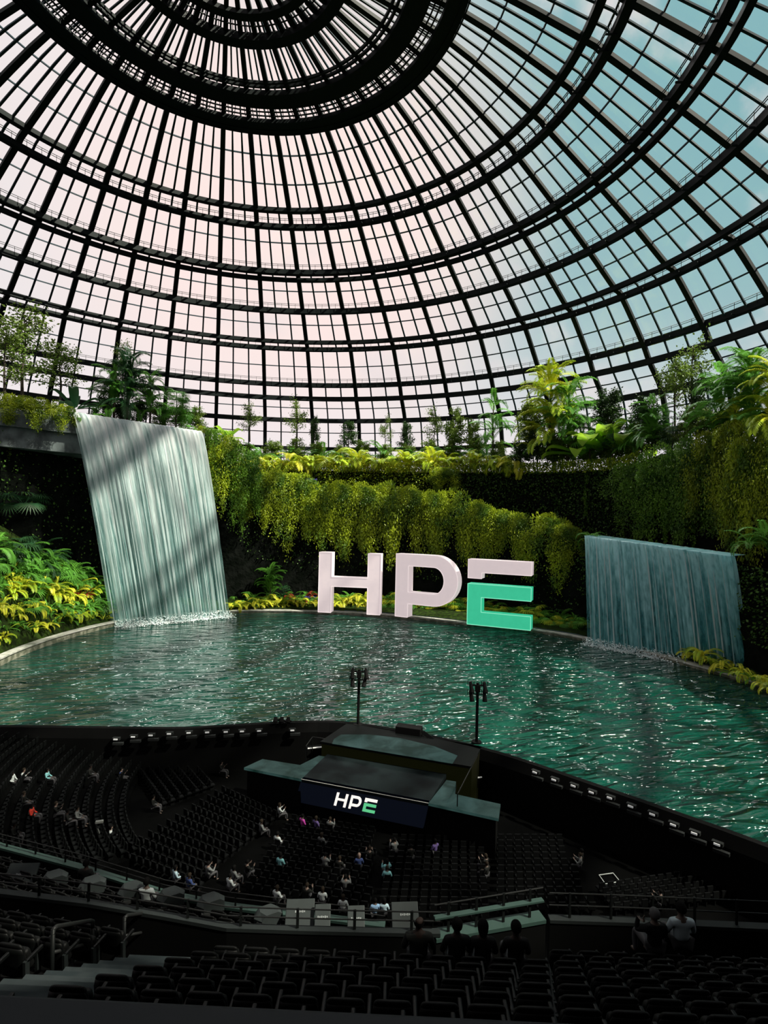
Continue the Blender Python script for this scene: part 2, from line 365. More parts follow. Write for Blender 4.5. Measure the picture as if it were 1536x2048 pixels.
# rough undulating cliff walls from a base line up to a top line
def wallmesh(name, top, base, mt, seed, amp=.8, nv=9):
    r_ = random.Random(seed); V = []; n = len(top)
    for i, (a, b_) in enumerate(zip(top, base)):
        d = Vector((a.x-CX, a.y-CY, 0)).normalized()
        for j in range(nv+1):
            s = b_.lerp(a, j/nv); s = s+d*((r_.random()-.5)*2*amp if 0 < j < nv else 0); V.append(s)
    return mesh(name, V, [(i*(nv+1)+j, (i+1)*(nv+1)+j, (i+1)*(nv+1)+j+1, i*(nv+1)+j+1) for i in range(n-1) for j in range(nv)], mt, smooth=True)
bed_z = WZ+.9
b1 = [Vector((p.x, p.y, WZ-1)) for p in l1]
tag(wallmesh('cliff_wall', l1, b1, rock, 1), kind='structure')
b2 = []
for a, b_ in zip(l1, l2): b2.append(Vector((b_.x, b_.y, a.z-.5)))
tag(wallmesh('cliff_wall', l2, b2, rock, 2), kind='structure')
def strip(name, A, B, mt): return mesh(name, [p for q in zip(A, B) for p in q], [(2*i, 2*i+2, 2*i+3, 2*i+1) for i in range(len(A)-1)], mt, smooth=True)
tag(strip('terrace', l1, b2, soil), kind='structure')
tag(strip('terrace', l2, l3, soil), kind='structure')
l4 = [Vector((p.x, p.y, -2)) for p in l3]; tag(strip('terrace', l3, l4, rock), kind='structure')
# planting bed behind the kerb: rises on the left bank
A1, A0 = rad(176), rad(-28)
def bedz(a, r):    # ground height at polar a (rad), r
    t_ = (r-50.3)/8; k = interp([(rad(-30), .6), (rad(60), .8), (rad(108), 1.0), (rad(118), 3.0), (rad(130), 8.0), (rad(145), 15.0), (rad(176), 18.0)], a)
    return WZ+.75+k*max(t_, 0)
V = []; nA, nB = 120, 8
for i in range(nA+1):
    a = A0+(A1-A0)*i/nA
    for j in range(nB+1):
        r = 50.2+j*1.15; V.append(pol(r, a)+Vector((0, 0, bedz(a, r))))
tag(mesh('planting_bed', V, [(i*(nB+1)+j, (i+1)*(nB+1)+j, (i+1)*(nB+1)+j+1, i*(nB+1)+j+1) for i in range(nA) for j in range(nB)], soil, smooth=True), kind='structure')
kerb = empty('pool_kerb', tuple(pol(RP, rad(90))+Vector((0, 0, WZ))), kind='structure')
m_ = MB(); secs = []
for i in range(121):
    a = A0+(A1-A0)*i/120; h = interp([(rad(-30), .55), (rad(110), .6), (rad(140), 1.0), (rad(176), 1.2)], a)
    w_ = 1.3 if a < rad(110) else 1.5
    secs.append([pol(RP+.15, a)+Vector((0, 0, WZ+h-.25)), pol(RP-.15, a)+Vector((0, 0, WZ+h-.2)), pol(RP-.15, a)+Vector((0, 0, WZ+h)), pol(RP+w_, a)+Vector((0, 0, WZ+h)), pol(RP+w_, a)+Vector((0, 0, WZ+h-.3))])
m_.sweep(secs); o = m_.build('coping', stone, kerb); o.matrix_parent_inverse = Matrix.Translation(-Vector(kerb.location))
m_ = MB(); secs = []
for i in range(121):
    a = A0+(A1-A0)*i/120; h = interp([(rad(-30), .55), (rad(110), .6), (rad(140), 1.0), (rad(176), 1.2)], a)
    secs.append([pol(RP, a)+Vector((0, 0, WZ-1)), pol(RP, a)+Vector((0, 0, WZ+h-.22)), pol(RP+1.1, a)+Vector((0, 0, WZ+h-.22)), pol(RP+1.1, a)+Vector((0, 0, WZ-1))])
m_.sweep(secs); o = m_.build('mossy_face', moss, kerb); o.matrix_parent_inverse = Matrix.Translation(-Vector(kerb.location))

# =============================================================== illuminated letters
whitel = mat('letter_white', (.34, .30, .305), .5, emit=(.72, .60, .61), es=.74, noise=(.6, (.30, .27, .28), .4, .6))
greenl = mat('letter_green', (.02, .28, .16), .5, emit=(.045, .60, .33), es=.72, noise=(.6, (.03, .33, .2), .4, .6))
glowe = mat('letter_edge_glow', (.15, .4, .3), .4, emit=(.30, .92, .62), es=.8)
glowe_w = mat('letter_edge_white', (.4, .35, .35), .4, emit=(.9, .76, .76), es=.8)
def curve_mesh(name, splines, ext, m, bev=.0):
    cu = bpy.data.curves.new(name, 'CURVE'); cu.dimensions = '2D'; cu.fill_mode = 'BOTH'; cu.extrude = ext; cu.bevel_depth = bev
    for s in splines:
        sp_ = cu.splines.new('POLY'); sp_.points.add(len(s)-1)
        for p, q in zip(sp_.points, s): p.co = (q[0], q[1], 0, 1)
        sp_.use_cyclic_u = True
    o = bpy.data.objects.new(name, cu); COL.objects.link(o)
    bpy.context.view_layer.update()
    me = bpy.data.meshes.new_from_object(o.evaluated_get(bpy.context.evaluated_depsgraph_get())); bpy.data.objects.remove(o)
    me.name = name; me.materials.clear(); me.materials.append(m)
    return me
def arc(cx, cy, rx, ry, a0, a1, n=16): return [(cx+rx*math.cos(a0+(a1-a0)*k/n), cy+ry*math.sin(a0+(a1-a0)*k/n)) for k in range(n+1)]
# outlines in a unit box 1 x 1 (x right, y up)
def outH(): s, b0, b1 = .21, .435, .595; return [[(0, 0), (s, 0), (s, b0), (1-s, b0), (1-s, 0), (1, 0), (1, 1), (1-s, 1), (1-s, b1), (s, b1), (s, 1), (0, 1)]]
def outP():
    o_ = [(0, 0), (.21, 0), (.21, .215)]+[(.62, .215)]+arc(.62, .6075, .38, .3925, -PI/2, PI/2, 22)+[(0, 1)]
    h_ = [(.21, .40), (.21, .815), (.62, .815)]+arc(.62, .6075, .165, .2075, PI/2, -PI/2, 18)[1:]
    return [o_, h_]
def outEt(): return [(0, .71), (.225, .71), (.225, .80), (1, .80), (1, 1), (0, 1)]
def outEb(): return [(0, 0), (1, 0), (1, .20), (.225, .20), (.225, .425), (1, .425), (1, .625), (0, .625)]
def place_letter(nm, ll, lr, top, parts, label):
    # ll, lr: left and right foot pixels; width/height from geometry
    zb = WZ+.6
    A = onz(*ll, zb); B = onz(*lr, zb); d = (B-A); d.z = 0; W = d.length; d.normalize(); n = Vector((-d.y, d.x, 0))
    H = (ll[1]-top)*depth(A)/FPX
    e = empty('letter_sign', tuple(A), math.atan2(d.y, d.x), label, 'letter', 'giant letters on the pool kerb')
    for (pn, spl, mt, ed) in parts:
        me = curve_mesh(pn, [[(x*W, y*H) for x, y in s] for s in spl], 1.15, mt)
        me.transform(Matrix.Translation((0, 1.15, 0)) @ Matrix.Rotation(PI/2, 4, 'X'))
        o = link(pn, me, e)
        m2 = MB()
        for s in spl:
            P = [Vector((x*W, -.02, y*H)) for x, y in s]
            for i in range(len(P)): m2.bar(P[i], P[(i+1) % len(P)], .10, .10, Vector((0, 1, 0)))
        oe = m2.build('edge_light', ed, o)
    return e
place_letter('H', (636, 1224), (760, 1230), 1104, [('letter_body', outH(), whitel, glowe_w)], 'giant white illuminated letter H on the pool kerb')
place_letter('P', (790, 1232), (914, 1246), 1107, [('letter_body', outP(), whitel, glowe_w)], 'giant white illuminated letter P between the H and the split letter E')
place_letter('E', (934, 1248), (1061, 1261), 1118, [('upper_bar', [outEt()], whitel, glowe_w), ('lower_body', [outEb()], greenl, glowe)], 'giant split letter E with white top bar and bright green lower body')

# =============================================================== waterfalls
def wf_mat(name, white, teal, a_lo, a_hi, xs_, zs_, tr_=.5):
    m = bpy.data.materials.new(name); m.use_nodes = True; t = m.node_tree; L = t.links; t.nodes.clear()
    uv = t.nodes.new('ShaderNodeUVMap'); mp = t.nodes.new('ShaderNodeMapping'); L.new(uv.outputs[0], mp.inputs[0]); mp.inputs['Scale'].default_value = (xs_, zs_, 1)
    n = t.nodes.new('ShaderNodeTexNoise'); n.inputs['Scale'].default_value = 1; n.inputs['Detail'].default_value = 6; n.inputs['Roughness'].default_value = .65; L.new(mp.outputs[0], n.inputs[0])
    mp2 = t.nodes.new('ShaderNodeMapping'); L.new(uv.outputs[0], mp2.inputs[0]); mp2.inputs['Scale'].default_value = (xs_*2.5, zs_*12, 1)
    n2 = t.nodes.new('ShaderNodeTexNoise'); n2.inputs['Scale'].default_value = 1; n2.inputs['Detail'].default_value = 3; L.new(mp2.outputs[0], n2.inputs[0])
    sx = t.nodes.new('ShaderNodeSeparateXYZ'); L.new(uv.outputs[0], sx.inputs[0])
    # alpha = ramp(noise) with denser sheet near the lip
    hh = t.nodes.new('ShaderNodeMapRange'); L.new(sx.outputs[1], hh.inputs[0]); hh.inputs[1].default_value = 0; hh.inputs[2].default_value = 1; hh.inputs[3].default_value = -.07; hh.inputs[4].default_value = .20
    sm = t.nodes.new('ShaderNodeMath'); sm.operation = 'ADD'; L.new(n.outputs[0], sm.inputs[0]); L.new(hh.outputs[0], sm.inputs[1])
    s2 = t.nodes.new('ShaderNodeMath'); s2.operation = 'MULTIPLY_ADD'; L.new(n2.outputs[0], s2.inputs[0]); s2.inputs[1].default_value = .35; L.new(sm.outputs[0], s2.inputs[2])
    mr = t.nodes.new('ShaderNodeMapRange'); L.new(s2.outputs[0], mr.inputs[0]); mr.inputs[1].default_value = .52; mr.inputs[2].default_value = .82; mr.inputs[3].default_value = a_lo; mr.inputs[4].default_value = a_hi
    mx = t.nodes.new('ShaderNodeMix'); mx.data_type = 'RGBA'; mx.inputs[6].default_value = (*teal, 1); mx.inputs[7].default_value = (*white, 1)
    mr2 = t.nodes.new('ShaderNodeMapRange'); L.new(s2.outputs[0], mr2.inputs[0]); mr2.inputs[1].default_value = .58; mr2.inputs[2].default_value = .92; L.new(mr2.outputs[0], mx.inputs[0])
    df = t.nodes.new('ShaderNodeBsdfPrincipled'); df.inputs['Roughness'].default_value = .25; L.new(mx.outputs[2], df.inputs['Base Color'])
    bn = t.nodes.new('ShaderNodeBump'); bn.inputs['Strength'].default_value = .8; bn.inputs['Distance'].default_value = .3; L.new(s2.outputs[0], bn.inputs['Height']); L.new(bn.outputs[0], df.inputs['Normal'])
    tl = t.nodes.new('ShaderNodeBsdfTranslucent'); L.new(mx.outputs[2], tl.inputs[0])
    m1 = t.nodes.new('ShaderNodeMixShader'); m1.inputs[0].default_value = tr_; L.new(df.outputs[0], m1.inputs[1]); L.new(tl.outputs[0], m1.inputs[2])
    tp = t.nodes.new('ShaderNodeBsdfTransparent'); m2 = t.nodes.new('ShaderNodeMixShader'); L.new(mr.outputs[0], m2.inputs[0]); L.new(tp.outputs[0], m2.inputs[1]); L.new(m1.outputs[0], m2.inputs[2])
    oo = t.nodes.new('ShaderNodeOutputMaterial'); L.new(m2.outputs[0], oo.inputs[0]); return m
strand_m = mat('falling_strand', (.62, .72, .72), .3, trans=.55)
foam_m = mat('white_foam', (.85, .9, .9), .6, noise=(1.2, (.6, .75, .75), .4, .6), trans=.2)
def waterfall(name, tl, tr, bl, br, label, mt, ns, seed, ripple, curve_top=1.6):
    r_ = random.Random(seed); e = empty(name, tuple((bl+br)/2), label=label, cat='waterfall'); inv = -(bl+br)/2
    NU, NV = 140, 40
    back = Vector(((tl+tr)/2-Vector((CX, CY, 0)))); back.z = 0; back.normalize()
    def pt(u, v, off=0):      # v 0 lip .. 1 pool
        a = tl.lerp(tr, u); b_ = bl.lerp(br, u)
        k = math.sqrt(v) if v > 0 else 0
        p = Vector((a.x+(b_.x-a.x)*(.35*k+.65*v), a.y+(b_.y-a.y)*(.35*k+.65*v), a.z+(b_.z-a.z)*v))
        return p+back*(math.sin(u*ripple)*.12+math.sin(u*ripple*2.7+1)*.1+off)
    for layer, off in ((0, 0), (1, .9)):
        V = []; uv = []
        for j in range(-3, NV+1):
            for i in range(NU+1):
                u = i/NU
                if j < 0: p = pt(u, 0, off)+back*(-j)*.8+Vector((0, 0, .05*(-j)))
                else: p = pt(u, (j/NV)**1.3, off)
                V.append(p+inv); uv.append((u+layer*.37, 1-max(j, 0)/NV))
        rows = NV+4; Fc = [(j*(NU+1)+i, j*(NU+1)+i+1, (j+1)*(NU+1)+i+1, (j+1)*(NU+1)+i) for j in range(rows-1) for i in range(NU)]
        o = mesh('water_sheet', V, Fc, mt, e, True); ul = o.data.uv_layers.new(name='UVMap')
        ul.data.foreach_set('uv', np.array([uv[l.vertex_index] for l in o.data.loops], dtype=np.float32).ravel())
    for k in range(ns):
        u = (k+r_.random())/ns; m_ = MB(); v0 = r_.random()*.25 if r_.random() < .6 else .02; v1 = 1.0
        w0 = r_.uniform(.03, .12); du = 0
        m_.tube([pt(min(max(u+du*t_, 0), 1), (v0+(v1-v0)*t_)**1.1, -.35)+inv for t_ in np.linspace(0, 1, 14)], [max(.015, w0*min(1, 4*t_+.1)*r_.uniform(.6, 1.2)) for t_ in np.linspace(0, 1, 14)], 5)
        m_.build('water_strand', strand_m, e, True)
    # foam and splash along the foot
    m_ = MB(); dirv = (br-bl); L_ = dirv.length
    for k in range(int(L_*150)):
        u = r_.random(); p = pt(u, 1)+inv-back*r_.gauss(.5, .8); p.z = WZ+r_.random()**4*1.1+inv.z; s = r_.uniform(.04, .17)
        m_.add([p+Vector((s, 0, 0)), p+Vector((0, s, 0)), p-Vector((s, 0, 0)), p-Vector((0, s, 0)), p+Vector((0, 0, s*.7)), p-Vector((0, 0, s*.7))], [(0, 1, 4), (1, 2, 4), (2, 3, 4), (3, 0, 4), (1, 0, 5), (2, 1, 5), (3, 2, 5), (0, 3, 5)])
    o = m_.build('splash_foam', foam_m, e, True); o['kind'] = 'stuff'
    return e
wfl = wf_mat('waterfall_left', (.95, .99, .99), (.20, .47, .45), .10, .97, 26, .7)
wfr = wf_mat('waterfall_right', (.55, .93, .96), (.07, .42, .45), .25, .97, 26, .9)
LTL, LTR = atd(142, 823, 97), atd(402, 862, 108)
LBL, LBR = onz(228, 1253, WZ), onz(459, 1232, WZ)
waterfall('waterfall', LTL, LTR, LBL, LBR, 'tall white waterfall pouring from the concrete lip into the pool at left', wfl, 26, 1, 60)
RTL, RTR = raycyl(1168, 1071, 52), raycyl(1458, 1112, 52)
RBL, RBR = onz(1174, 1287, WZ), onz(1490, 1344, WZ+.2)
waterfall('waterfall', RTL, RTR, RBL, RBR, 'lower bluish waterfall curtain in front of the right cliff', wfr, 20, 2, 70)
# concrete spout slab of the left waterfall
sp_ = empty('concrete_spout', tuple((LTL+LTR)/2), label='stained concrete slab carrying the left waterfall lip above a dark hollow', cat='slab'); inv = -(LTL+LTR)/2
bk = Vector(((LTL+LTR)/2-Vector((CX, CY, 0)))); bk.z = 0; bk.normalize(); sd = (LTR-LTL); sd.z = 0; sd.normalize()
P0 = LTL-sd*16; P1 = LTR+sd*1
m_ = MB(); zt = LTL.z
for (z0, z1, f0, nm_) in ((-3.2, -.35, .5, 'lip_beam'), (-6.6, -3.2, 1.8, 'lower_beam')):
    m_ = MB(); q = [P0+bk*f0, P1+bk*f0, P1+bk*12, P0+bk*12]
    a0 = [(p+inv) for p in q]; m_.add([Vector((p.x, p.y, (zt if i in (0, 3) else LTR.z)+z0+inv.z)) for i, p in enumerate(a0)]+[Vector((p.x, p.y, (zt if i in (0, 3) else LTR.z)+z1+inv.z)) for i, p in enumerate(a0)], [(0, 1, 2, 3), (4, 7, 6, 5), (0, 4, 5, 1), (1, 5, 6, 2), (2, 6, 7, 3), (3, 7, 4, 0)])
    m_.build(nm_, concrete, sp_)
m_ = MB(); RTM = (RTL+RTR)/2; e = empty('concrete_lip', tuple(RTM), label='thin dark stone lip behind the top of the right waterfall', cat='slab')
bk2 = (RTM-Vector((CX, CY, 0))); bk2.z = 0; bk2.normalize(); RTE = RTL.lerp(RTR, .94); q = [RTL+bk2*.5, RTE+bk2*.5, RTE+bk2*4, RTL+bk2*4]; q = [p-RTM for p in q]
m_.add([p+Vector((0, 0, -.7)) for p in q]+[p-Vector((0, 0, .06)) for p in q], [(0, 1, 2, 3), (4, 7, 6, 5), (0, 4, 5, 1), (1, 5, 6, 2), (2, 6, 7, 3), (3, 7, 4, 0)]); m_.build('stone_slab', rock, e)

# =============================================================== plants
def leafm(n, c, c2, tr_=.33, rnd=.25): return mat(n, c, .45, noise=(1.1, c2, .42, .58), trans=tr_, rnd=rnd, spec=.25)
vine_y = leafm('vine_leaf_olive', (.30, .38, .015), (.06, .13, .012))
vine_g = leafm('vine_leaf_green', (.12, .25, .02), (.04, .11, .012))
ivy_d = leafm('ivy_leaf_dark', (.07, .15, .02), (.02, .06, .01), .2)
palm_g = leafm('palm_leaf_green', (.13, .34, .04), (.08, .24, .03))
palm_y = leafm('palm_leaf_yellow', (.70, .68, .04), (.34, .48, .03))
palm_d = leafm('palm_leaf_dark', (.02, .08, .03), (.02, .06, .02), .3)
fern_m = leafm('fern_leaf', (.34, .48, .04), (.55, .55, .04))
tree_m = leafm('tree_leaf', (.08, .15, .02), (.15, .22, .03))
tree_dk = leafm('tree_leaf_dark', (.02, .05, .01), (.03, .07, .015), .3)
banana_m = leafm('banana_leaf', (.16, .42, .03), (.30, .50, .04), .6)
red_m = leafm('cordyline_leaf_red', (.42, .05, .02), (.25, .03, .02))
blue_m = mat('flower_blue', (.08, .06, .42), .5, trans=.3)
bark = mat('bark', (.03, .022, .014), .9, bump=(8, .5))

def leaves(P, Dn, size, wd=.5, droop=.3):      # arrays of positions and directions -> folded leaf quads (2 tris fan)
    n = len(P); Dn = Dn/np.linalg.norm(Dn, axis=1, keepdims=True)
    up = rng.normal(size=(n, 3)); S = np.cross(Dn, up); S /= np.linalg.norm(S, axis=1, keepdims=True)+1e-9
    sz = (size*rng.uniform(.6, 1.3, n))[:, None]; Nn = np.cross(S, Dn)
    a = P; b_ = P+Dn*sz*.5+S*sz*wd*.5+Nn*sz*.08; c_ = P+Dn*sz; d = P+Dn*sz*.5-S*sz*wd*.5+Nn*sz*.08
    V = np.stack([a, b_, c_, d], 1).reshape(-1, 3); return V, np.arange(4*n).reshape(n, 4)
def join(parts):
    V = []; Fc = []; k = 0
    for v, f in parts: V.append(v); Fc.append(f+k); k += len(v)
    return np.concatenate(V), np.concatenate(Fc)
def meshdata(name, V, Fc, m):
    o = mesh(name, V, Fc, m); me = o.data; bpy.data.objects.remove(o); return me
# hanging clump, unit: width 2 (x), depth 1.2 (y), mound top at z=0..+.5, hangs to z=-1..-1 (scaled)
def vine_clump(seed, hang, wid, ls, m, nst=64, per=95):
    g = np.random.default_rng(seed); P = []; Dn = []; ph = g.uniform(0, 6)
    for s in range(nst):
        x0 = g.uniform(-wid/2, wid/2); top = max(0, 1-(2*x0/wid)**2); lobe = (.5+.5*math.cos(x0*5.2+ph))**1.4
        L_ = hang*(.30+.70*lobe*(.35+.65*top))*g.uniform(.75, 1.05); y0 = -g.uniform(.35, 1.)*(.35+.65*lobe)*(.5+.5*top); n = int(per*(.35+.65*lobe))
        t_ = g.uniform(0, 1, n)**.85; sw = .20*(1.1-.6*t_)
        xc = x0+(round((x0*5.2+ph)/(2*PI))*2*PI-ph-x0*5.2)/5.2*.30*t_
        x = xc+g.normal(size=n)*sw; y = y0*(1-.25*t_)+g.normal(size=n)*sw; z = .55*top*(1-.0*lobe)-t_*(L_+.55*top)+g.normal(size=n)*.04
        P.append(np.stack([x, y, z], 1)); Dn.append(np.stack([g.normal(size=n)*.5, -.45+g.normal(size=n)*.5, -.55+g.normal(size=n)*.5], 1))
    for q in range(9):
        n = 260; c0 = np.array([g.uniform(-.8, .8)*wid/2, g.uniform(-.75, .2), 0]); c0[2] = .55*(1-(2*c0[0]/wid)**2)-.05; R_ = g.uniform(.22, .38)
        d = g.normal(size=(n, 3)); d /= np.linalg.norm(d, axis=1, keepdims=True); P.append(c0+d*R_*g.uniform(.75, 1.05, (n, 1))); Dn.append(d+g.normal(size=(n, 3))*.5)
    P = np.concatenate(P); Dn = np.concatenate(Dn); V, Fc = leaves(P, Dn, np.full(len(P), ls)); return meshdata('vine_foliage', V, Fc, m)
def place_on(o, p, s, rz=None):
    o.location = p; o.scale = s if isinstance(s, tuple) else (s, s, s)
    a = math.atan2(p[1]-CY, p[0]-CX)-PI/2 if rz is None else rz; o.rotation_euler = (0, 0, a)

clumps = {k: [vine_clump(10*i+k, h, 2.0, .085, mt) for i in range(4)] for k, (h, mt) in enumerate(((2.2, vine_y), (1.5, vine_y), (2.6, vine_g), (1.6, vine_g)))}
CUT = {}
def clump(kind, x, y, r, wpx, hpx, label, group):
    """kind hanging clump; (x,y) top centre, r cylinder radius, width/height in photo units turned to metres"""
    p = raycyl(x, y, r); dp = depth(p); W = wpx*dp/FPX; H = hpx*dp/FPX
    me = random.choice(clumps[kind]); o = link('hanging_vine', me)
    hang = (2.2, 1.5, 2.6, 1.6)[kind]+.75
    sz = H/hang; p = p-Vector((0, 0, sz*.6)); place_on(o, p, (W/2.2, min(W/2.2, 3.0), sz)); tag(o, label, 'plant', group); return o
mid = [(520, 958, 70, 120), (548, 950, 100, 150), (592, 956, 110, 170), (640, 976, 90, 130), (676, 975, 100, 170), (722, 980, 110, 190), (772, 982, 110, 170), (820, 986, 100, 180), (862, 992, 80, 150), (912, 992, 120, 170), (958, 1012, 90, 150), (1000, 1026, 100, 130), (1040, 1036, 90, 110), (1100, 1040, 120, 170), (1136, 1056, 80, 120)]
for i, (x, y, wp, hp) in enumerate(mid):
    clump(0 if i % 3 else 1, x, y, r1(x)-.6, wp, hp, 'olive green vine clump over the middle ledge, %s from the left end above the letters' % ORD[i], 'vine clumps along the middle ledge')
lft = [(400, 862, 60, 110), (425, 868, 80, 160), (455, 885, 90, 170), (478, 905, 80, 170), (440, 900, 70, 150), (492, 935, 60, 150)]
for i, (x, y, wp, hp) in enumerate(lft):
    clump(2 if i % 2 else 0, x, y, 57.5-.3*i, wp, hp, 'dense vine clump trailing beside the right edge of the tall waterfall, %s of the column' % ORD[i], 'vines beside the tall waterfall')
lt2 = [(-20, 800, 100, 120), (15, 800, 90, 95), (52, 800, 90, 80), (90, 802, 80, 75), (122, 808, 60, 60), (0, 835, 50, 95)]
for i, (x, y, wp, hp) in enumerate(lt2):
    p = atd(x, y+16, 96); o = link('hanging_vine', clumps[1][i % 3]); dp = 96; W = wp*dp/FPX; H = hp*dp/FPX; place_on(o, p-Vector((0, 0, .5)), (W/2, 2.6, H/2.25)); tag(o, 'olive vine clump over the concrete slab left of the tall waterfall, %s from the left' % ORD[i], 'plant', 'vines on the concrete slab')
rgt = [(1265, 935, 120, 150, 63), (1330, 905, 120, 220, 62), (1385, 895, 130, 260, 61), (1430, 880, 120, 220, 60), (1475, 868, 130, 260, 59.5), (1520, 862, 130, 300, 59), (1560, 870, 120, 280, 58.5), (1300, 950, 110, 170, 62), (1500, 900, 120, 280, 58)]
for i, (x, y, wp, hp, r) in enumerate(rgt):
    clump(0 if x > 1420 else 2, x, y, r, wp, hp, 'large leafy vine mass hanging over the right cliff, %s from its left end' % ORD[sorted(rgt).index((x, y, wp, hp, r))], 'vines over the right cliff')
o = clump(0, 888, 940, 70, 70, 60, 'rounded yellow green bush bulging over the upper hedge', 'bush on the hedge'); del o['group']
# ivy on the walls and hedge along the upper terrace
def ivy(name, top, x0, x1, zfrac, dens, ls, m, label, seed, out_=.5):
    g = np.random.default_rng(seed); P = []; seg = [(a, b_, x) for a, b_, x in zip(top, top[1:], xs) if x0 <= x < x1]
    for a, b_, x in seg:
        L_ = (b_-a).length; n = int(L_*zfrac*dens); t_ = g.uniform(0, 1, n); a_, bb = np.array(a), np.array(b_)
        q = a_+(bb-a_)*t_[:, None]; q[:, 2] -= g.uniform(0, 1, n)**1.2*zfrac
        dr = q[:, :2]-np.array([CX, CY]); dr /= np.linalg.norm(dr, axis=1, keepdims=True); q[:, :2] -= dr*g.uniform(0, out_, n)[:, None]; P.append(q)
    P = np.concatenate(P); n = len(P); dr = P[:, :2]-np.array([CX, CY]); dr /= np.linalg.norm(dr, axis=1, keepdims=True)
    Dn = np.concatenate([-dr*.7+g.normal(size=(n, 2))*.5, (-.4+g.normal(size=n)*.5)[:, None]], 1)
    V, Fc = leaves(P, Dn, np.full(n, ls), .7); c_ = V.mean(0); o = mesh(name, V-c_, Fc, m); o.location = c_; return o
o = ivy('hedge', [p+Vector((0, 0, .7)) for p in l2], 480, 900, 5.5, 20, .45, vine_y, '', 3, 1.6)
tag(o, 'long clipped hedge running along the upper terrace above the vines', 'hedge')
def hedgetop(x0, x1, m, lab):
    g = np.random.default_rng(x0); P = []
    for a, b_, x in zip(l2, l2[1:], xs):
        if x0 <= x < x1:
            n = 500; t_ = g.uniform(0, 1, n); q = np.array(a)+(np.array(b_)-np.array(a))*t_[:, None]; dr = q[:, :2]-np.array([CX, CY]); dr /= np.linalg.norm(dr, axis=1, keepdims=True)
            q[:, :2] += dr*g.uniform(-1.6, 1.4, n)[:, None]; q[:, 2] += g.uniform(-.4, 2.1, n); P.append(q)
    P = np.concatenate(P); Dn = g.normal(size=P.shape); Dn[:, 2] += .6; V, Fc = leaves(P, Dn, np.full(len(P), .4), .7); c_ = V.mean(0); o = mesh('hedge', V-c_, Fc, m); o.location = c_; tag(o, lab, 'hedge')
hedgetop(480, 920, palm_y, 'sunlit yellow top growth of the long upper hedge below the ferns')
hedgetop(920, 1280, vine_y, 'low olive hedge edging the terrace above the dark ivy wall')
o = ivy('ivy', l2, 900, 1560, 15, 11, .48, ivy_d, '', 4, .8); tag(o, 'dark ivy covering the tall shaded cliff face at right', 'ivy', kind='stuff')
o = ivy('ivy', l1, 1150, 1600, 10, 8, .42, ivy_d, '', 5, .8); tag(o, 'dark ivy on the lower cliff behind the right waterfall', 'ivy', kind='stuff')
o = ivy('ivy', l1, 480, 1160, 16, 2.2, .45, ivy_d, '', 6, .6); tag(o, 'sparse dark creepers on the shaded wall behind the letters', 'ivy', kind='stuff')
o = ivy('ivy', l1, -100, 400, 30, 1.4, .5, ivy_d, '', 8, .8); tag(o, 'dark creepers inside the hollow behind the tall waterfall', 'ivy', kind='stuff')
# thin trailing strands
for i, x in enumerate((1172, 1225, 1255, 1262, 1330, 1388, 1405, 1445)):
    p = raycyl(x, 945 if x < 1300 else 960, 61.5 if x > 1300 else 69); g = np.random.default_rng(i); n = 420; t_ = g.uniform(0, 1, n); L_ = g.uniform(6, 12)
    P = np.stack([g.normal(size=n)*.18+.2*np.sin(t_*9), g.normal(size=n)*.18, -t_*L_], 1); Dn = np.stack([g.normal(size=n), g.normal(size=n), -np.ones(n)], 1)
    V, Fc = leaves(P, Dn, np.full(n, .4)); o = mesh('trailing_vine', V, Fc, vine_g); o.location = p; tag(o, 'thin green vine strand hanging down the dark ivy wall, %s from the left' % ORD[i], 'plant', 'thin vine strands on the ivy wall')

# --- frond based plants (unit height about 1)
def frond_data(L_=1., arch=.5, nl=26, ll=.32, m=palm_g, seed=0, wd=.024, vee=.35):
    """frond grows from origin towards +y, arching; leaflets both sides"""
    g = np.random.default_rng(seed); V = []; Fc = []
    def rp(t_): a = 1.15-arch*2.1*t_; return None
    pts = []; p = np.array([0., 0., 0.]); a = 1.2; st = L_/24
    for i in range(25): pts.append(p.copy()); p = p+st*np.array([0, math.cos(a), math.sin(a)]); a -= arch*2.2/24*(.5+i/24)
    pts = np.array(pts)
    for i in range(24):      # rachis as thin 4-gon strip
        w_ = .008*(1.3-i/24); q = [pts[i]+[w_, 0, 0], pts[i]-[w_, 0, 0], pts[i+1]-[w_, 0, 0], pts[i+1]+[w_, 0, 0]]; k = len(V); V += q; Fc.append([k, k+1, k+2, k+3])
    for j in range(nl):
        t_ = .16+.84*j/(nl-1); f = t_*24; i = min(int(f), 23); q = pts[i]+(pts[i+1]-pts[i])*(f-i); tan = (pts[i+1]-pts[i])/st
        l = ll*math.sin(PI*(.12+.80*t_))**.7*g.uniform(.85, 1.1)
        for s in (-1, 1):
            d = np.array([s*.86, 0, 0])+tan*(.45+.5*t_); up = np.array([0, -tan[2], tan[1]]); d = d+up*vee; d /= np.linalg.norm(d)
            wv = np.cross(d, up); wv /= np.linalg.norm(wv); e1 = q+d*l*.5; e2 = q+d*l*.85-np.array([0, 0, l*.25])-np.array([0, 0, .02])
            k = len(V); w2 = wd*.5; V += [q, e1+wv*w2, e2, e1-wv*w2]; Fc.append([k, k+1, k+2, k+3])
    return meshdata('frond', np.array(V, float), np.array(Fc), m)
